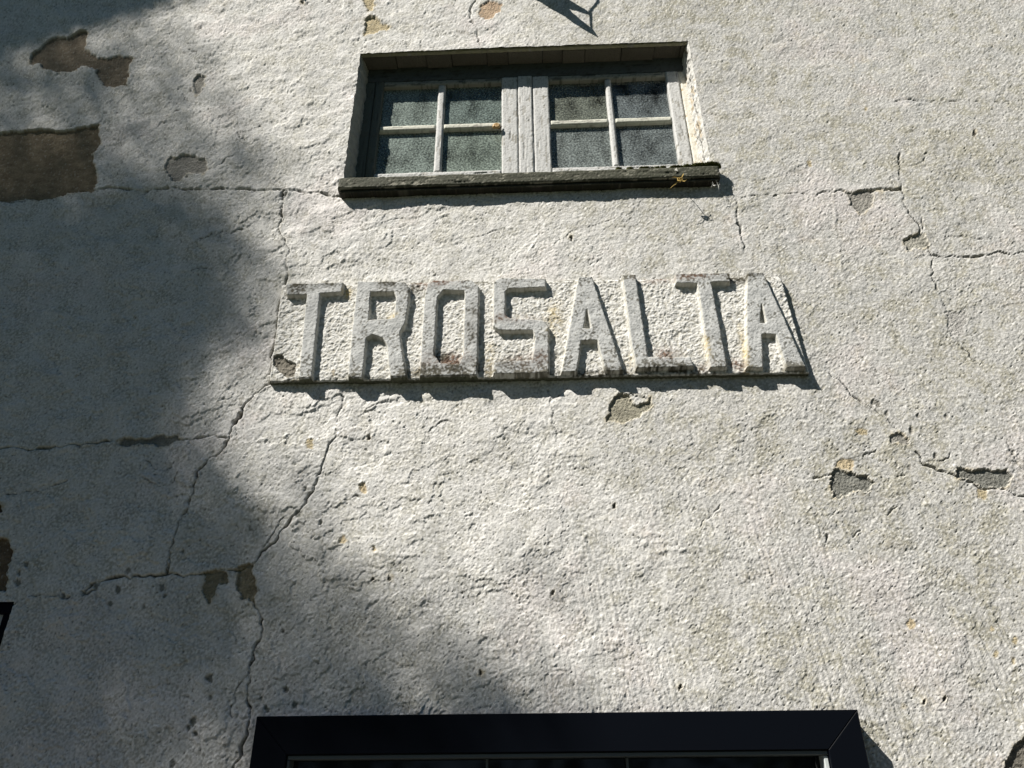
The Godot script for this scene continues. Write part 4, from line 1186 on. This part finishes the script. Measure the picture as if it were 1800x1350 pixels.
			if who == 0: z = lerpf(z, z * 0.75, smoothstep(0.96, 1.0, v))
			s.p.append(Vector3(q.x, q.y - 3.235, z))
			s.col.append(col)
			s.id.append(who)
	var parts := s.meshes()
	part("board", parts[0], M.cement, o)
	for k: int in parts:
		if k > 0: part("letter", parts[k], M.letter, o).set_meta("label", "raised white cement letter %s" % ["T at the start of the name", "R between T and O", "O stained brown at its foot", "S in the middle of the name", "A between S and L", "L between A and T", "T between L and the last A", "A at the end of the name"][k - 1])
	# returns of the board down to the wall, the lower one dark with moss
	var w := s.nc + 1
	for side in 4:
		var a := []
		if side == 0: for c in w: a.append(s.p[c])
		elif side == 1: for r in s.nr + 1: a.append(s.p[r * w + s.nc])
		elif side == 2: for c in w: a.append(s.p[s.nr * w + s.nc - c])
		else: for r in s.nr + 1: a.append(s.p[(s.nr - r) * w])
		var pp := PackedVector3Array()
		var nn := PackedVector3Array()
		var cc := PackedColorArray()
		var ii := PackedInt32Array()
		var out: Vector3 = [Vector3.DOWN, Vector3.RIGHT, Vector3.UP, Vector3.LEFT][side]
		for k in a.size():
			for e in 5:
				var q: Vector3 = a[k]
				q.z = lerpf(q.z, -0.012, e / 4.0)
				var n := n_fine.get_noise_2d(q.x + q.y, e * 0.01)
				if e > 0: q += out * n * 0.0015
				pp.append(q)
				nn.append(out)
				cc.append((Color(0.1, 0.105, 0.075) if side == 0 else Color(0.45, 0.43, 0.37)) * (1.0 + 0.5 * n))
				if k < a.size() - 1 and e < 4:
					var i := k * 5 + e
					ii.append_array(PackedInt32Array([i, i + 5, i + 1, i + 1, i + 5, i + 6]))
		part("board_edge", Sheet.build(pp, nn, cc, ii), M.cement, o)

# ------------------------------------------------------------------ small things
func small_things() -> void:
	# garden snail under the glazing bar of the left sash
	var sn := thing("snail", "small tan snail clinging under the glazing bar of the left sash", "snail", Vector3(-0.160, 4.752, -0.098))
	var path := []
	var radii := []
	for k in 46:
		var t := k / 45.0
		var a := t * TAU * 2.6
		var r := 0.0015 + 0.012 * pow(t, 1.3)
		path.append(Vector3(cos(a) * r, sin(a) * r, 0.008 * (1.0 - t)))
		radii.append(0.0015 + 0.0085 * t)
	part("shell", tube(path, radii, 10), M.shell, sn, Vector3(0, 0.0, 0.008))
	part("body", tube([Vector3(0.004, -0.012, 0.001), Vector3(0.012, -0.008, 0.0), Vector3(0.02, 0.0, 0.0), Vector3(0.024, 0.008, 0.002)], [0.003, 0.005, 0.004, 0.002], 8), M.snail_body, sn)
	# moss along the right of the sill
	var mo := thing("moss", "dark crust of green and brown moss on the right end of the sill", "moss", Vector3(0.66, 4.299, 0.03))
	mo.set_meta("kind", "stuff")
	var st := SurfaceTool.new()
	st.begin(Mesh.PRIMITIVE_TRIANGLES)
	var blade := SurfaceTool.new()
	blade.begin(Mesh.PRIMITIVE_TRIANGLES)
	for v: Vector3 in [Vector3(-0.0012, 0, 0), Vector3(0, 0.008, 0), Vector3(0.0012, 0, 0)]: blade.add_vertex(v)
	blade.generate_normals()
	var spots := PackedVector3Array()
	for k in 46:
		var px := -0.26 + 0.44 * pow(rng.randf(), 0.7)
		var s := rng.randf_range(0.007, 0.012) + 0.009 * maxf(0.0, px / 0.18)
		tube_to(st, [Vector3(px - s * 1.3, -0.002, 0.004), Vector3(px - s, s * 0.4, 0.006), Vector3(px, s * 0.7, 0.007), Vector3(px + s, s * 0.3, 0.006), Vector3(px + s * 1.3, -0.003, 0.004)], [s * 0.2, s * 0.7, s, s * 0.7, s * 0.2], 7)
		for j in 110:
			var a := rng.randf() * TAU
			spots.append(Vector3(px + s * rng.randf_range(-1, 1), s * (0.5 + 0.9 * absf(sin(a))) - 0.002, 0.007 + s * cos(a)))
	st.generate_normals()
	part("cushion", st.commit(), M.moss, mo)
	leaf_cloud("sprigs", spots, mo, M.moss, blade.commit(), 1.0)
	# paint flake lying on the sill edge
	var fl := MeshInstance3D.new()
	fl.name = "paint_flake"
	fl.mesh = prism([Vector2(-0.014, -0.012), Vector2(0.004, -0.014), Vector2(0.006, 0.016), Vector2(-0.002, 0.006)], 0, 0.003, 0.001)
	fl.material_override = mat(Color(0.6, 0.58, 0.52), 0.8)
	fl.position = Vector3(0.654, 4.275, 0.055)
	fl.rotation = Vector3(-0.2, 0.3, 0)
	add_child(fl)
	tag(fl, "white flake of old paint stuck to the front of the moss-grown sill", "paint flake")
	# dry weed hanging below the sill
	var wd := thing("dry_weed", "dried yellow weed curled up below the right half of the sill", "weed", Vector3(0.655, 4.20, 0.075))
	var curl := []
	var cr_ := []
	for k in 22:
		var a := k * 0.55
		curl.append(Vector3(cos(a) * (0.010 + 0.003 * sin(k * 1.7)), -0.018 + sin(a) * 0.009, 0.014 + 0.004 * sin(k * 0.9)))
		cr_.append(0.0024)
	part("seed_head", tube(curl, cr_, 6), M.straw, wd)
	part("stalk", tube([Vector3(0, 0.03, -0.035), Vector3(0.004, 0.01, -0.01), Vector3(0.002, -0.012, 0.012)], [0.0012, 0.0014, 0.0014], 6), M.straw, wd)
	part("blade", strap([Vector3(-0.006, -0.026, 0.014), Vector3(-0.02, -0.042, 0.016), Vector3(-0.034, -0.05, 0.014), Vector3(-0.046, -0.062, 0.01)], [0.003, 0.004, 0.0035, 0.0008], Vector3(0.3, 0.9, 0.2).normalized()), M.straw, wd)
	part("blade", strap([Vector3(-0.008, -0.008, 0.014), Vector3(-0.022, -0.003, 0.018), Vector3(-0.034, -0.008, 0.02)], [0.002, 0.003, 0.0006], Vector3(0.3, 0.9, 0.2).normalized()), M.straw, wd)
	part("blade", strap([Vector3(0.008, -0.026, 0.014), Vector3(0.02, -0.03, 0.016), Vector3(0.028, -0.022, 0.018)], [0.002, 0.003, 0.0006], Vector3(0.3, 0.9, 0.2).normalized()), M.straw, wd)
	part("blade", strap([Vector3(0.006, -0.012, 0.016), Vector3(0.014, 0.004, 0.02), Vector3(0.018, 0.012, 0.02)], [0.002, 0.003, 0.0006], Vector3(0.9, 0.1, 0.2).normalized()), M.straw, wd)
	# tatters of cobweb
	var web := thing("cobweb", "tattered pale cobweb hanging from the right tip of the sill", "cobweb", Vector3(0.825, 4.21, 0.04))
	for k in 6:
		var a := Vector3(rng.randf_range(-0.02, 0.012), 0.004, rng.randf_range(-0.01, 0.01))
		var b := a + Vector3(rng.randf_range(-0.015, 0.012), rng.randf_range(-0.05, -0.02), rng.randf_range(-0.005, 0.012))
		part("strand", tube([a, (a + b) / 2 + Vector3(0.004, -0.004, 0), b], [0.0006, 0.0007, 0.0005], 5), M.web, web)
	part("tatter", strap([Vector3(-0.02, -0.03, 0.01), Vector3(-0.012, -0.034, 0.012), Vector3(-0.004, -0.03, 0.01)], [0.002, 0.003, 0.001], Vector3(0.1, 0.95, 0.2).normalized()), M.web, web)
	# creeper growing out of the wall above the frame; only its shadow is in view
	var cp := thing("creeper_sprig", "creeper sprig that casts the pointed shadows above the window", "plant", Vector3.ZERO)
	creeper(cp)

func from_shadow(x: float, y: float, z: float) -> Vector3:
	return Vector3(x, y, 0) + SUN * (z / SUN.z)

func creeper(cp: Node3D) -> void:
	var ac := Vector3(0.75, 0.66, 0.0).normalized()
	var p0 := [from_shadow(0.05, 5.68, 0.10), from_shadow(0.17, 5.56, 0.15), from_shadow(0.235, 5.46, 0.18), from_shadow(0.30, 5.37, 0.2), from_shadow(0.345, 5.315, 0.21), from_shadow(0.375, 5.272, 0.215)]
	part("blade", strap(p0, [0.05, 0.05, 0.026, 0.024, 0.018, 0.001], ac), M.leaf, cp)
	var p1 := [from_shadow(0.17, 5.62, 0.15), from_shadow(0.25, 5.54, 0.18), from_shadow(0.31, 5.49, 0.2), from_shadow(0.355, 5.455, 0.21)]
	part("blade", strap(p1, [0.03, 0.03, 0.02, 0.001], Vector3(0.5, 0.85, 0).normalized()), M.leaf, cp)
	part("tendril", tube([from_shadow(0.42, 5.75, 0.2), from_shadow(0.385, 5.57, 0.2), from_shadow(0.345, 5.49, 0.2), from_shadow(0.343, 5.40, 0.21), from_shadow(0.345, 5.33, 0.21)], [0.006, 0.006, 0.006, 0.005, 0.004], 6), M.bark, cp)
	part("stem", tube([Vector3(-0.2, 5.98, -0.01), from_shadow(-0.06, 5.80, 0.06), from_shadow(0.05, 5.68, 0.10)], [0.02, 0.018, 0.014], 8), M.bark, cp)
	part("blade", strap([from_shadow(-1.30, 5.80, 0.12), from_shadow(-1.26, 5.76, 0.14), from_shadow(-1.225, 5.71, 0.16), from_shadow(-1.20, 5.66, 0.17)], [0.004, 0.02, 0.02, 0.001], Vector3(0.8, 0.6, 0).normalized()), M.leaf, cp)
	part("stem", tube([Vector3(-1.47, 6.12, -0.01), from_shadow(-1.34, 5.85, 0.1), from_shadow(-1.30, 5.80, 0.12)], [0.008, 0.006, 0.004], 6), M.bark, cp)

# ------------------------------------------------------------------ trees behind and beside the viewer
func trees() -> void:
	shade(0.95, 14, 20, [-4.346, 4.185, -2.327, 4.156, -1.687, 4.250, -1.437, 4.120, -1.333, 3.904, -1.249, 3.570, -1.327, 3.351, -1.439, 3.224, -1.379, 3.048, -1.279, 2.881, -1.143, 2.723, -1.165, 2.515, -1.291, 2.361, -1.318, 2.144, -1.240, 1.818, -2.676, 1.403])
	shade(0.78, 14, 20, [-1.279, 2.881, -1.080, 2.721, -0.876, 2.591, -0.758, 2.449, -0.586, 2.277, -0.353, 2.150, -0.008, 2.061, 0.070, 1.808, -1.240, 1.818, -1.318, 2.144, -1.291, 2.361, -1.165, 2.515, -1.143, 2.723])
	shade(0.62, 14, 20, [-5.282, 5.744, -3.072, 5.512, -2.540, 5.433, -2.175, 5.227, -1.993, 4.914, -1.868, 4.626, -1.687, 4.250, -2.327, 4.156, -4.346, 4.185])
	shade(0.4, 14, 20, [-2.540, 5.433, -2.318, 5.663, -1.971, 5.543, -1.637, 5.109, -1.368, 4.564, -1.371, 4.117, -1.687, 4.250, -1.868, 4.626, -1.993, 4.914, -2.175, 5.227])
	shade(0.45, 15, 17, [-1.458, 4.764, -1.320, 4.698, -1.253, 4.447, -1.286, 4.233, -1.400, 4.135, -1.507, 4.571])
	shade(0.4, 14, 17, [-1.269, 3.901, -1.134, 3.834, -1.057, 3.564, -1.075, 3.371, -1.194, 3.456])
	shade(0.35, 14, 17, [-0.353, 2.150, -0.190, 2.235, 0.087, 2.196, 0.223, 2.059, 0.070, 1.808, -0.008, 2.061])
	shade(0.35, 14, 17, [-0.876, 2.591, -0.685, 2.507, -0.495, 2.331, -0.353, 2.150, -0.586, 2.277, -0.758, 2.449])
	shade(1.0, 8, 9, [-4.873, 5.062, -3.042, 5.253, -2.752, 5.408, -2.414, 5.546, -2.120, 5.641, -1.894, 5.779, -1.556, 6.086, -7.198, 8.937])
	var leaf := leaf_mesh()
	var big := thing("tall_tree", "tall broadleaf tree whose crown shades the left of the wall", "tree", Vector3(-13.6, 0, 7.2))
	var low := PackedVector3Array()
	for s: Array in shades:
		var b: Rect2 = s[4]
		var tau := -log(maxf(1.0 - s[0], 0.015))
		var count := int(b.get_area() * tau / 0.0009)
		for k in count:
			var q := Vector2(rng.randf_range(b.position.x, b.end.x), rng.randf_range(b.position.y, b.end.y))
			if not Geometry2D.is_point_in_polygon(q, s[3]): continue
			var t := rng.randf_range(s[1], s[2])
			q += Vector2(rng.randfn(), rng.randfn()) * (0.012 if s[1] < 10.0 else 0.125 if q.y > 2.75 else 0.15)
			low.append(Vector3(q.x, q.y, 0) + SUN * t - big.position)
	leaf_cloud("crown", low, big, M.leaf, leaf, 0.42)
	part("trunk", limb(Vector3.ZERO, Vector3(0.8, 15.5, 0.2), 0.34, 0.1, 0), M.bark, big)
	for to: Vector3 in [Vector3(2.0, 12.5, 0.2), Vector3(-2.2, 13.5, 1.0), Vector3(2.4, 15.4, -0.8), Vector3(1.0, 13.0, 2.0)]:
		part("limb", limb(Vector3(0.3, 8.5, 0.05), to, 0.16, 0.04, -0.5), M.bark, big)
	# the thicket behind the viewer, mirrored darkly in the glass
	var tk := thing("thicket", "dense belt of garden trees facing the house from behind the viewer", "thicket", Vector3(0, 0, 16.5))
	tk.set_meta("kind", "stuff")
	var spots := PackedVector3Array()
	for k in 11:
		var foot := Vector3(-24.0 + 5.0 * k + rng.randf_range(-0.8, 0.8), 0, rng.randf_range(-1.0, 1.5))
		var height := rng.randf_range(6.5, 9.0)
		part("trunk", limb(foot, foot + Vector3(0.1, height * 0.8, 0), 0.16, 0.05, 0), M.bark, tk)
		for c in 26:
			var o := foot + Vector3(rng.randf_range(-2.2, 2.2), rng.randf_range(0.8, height), rng.randf_range(-1.5, 1.5))
			for j in 70:
				spots.append(o + Vector3(rng.randfn(), rng.randfn(), rng.randfn()) * 0.5)
	leaf_cloud("crown", spots, tk, M.leaf, leaf, 2.4)
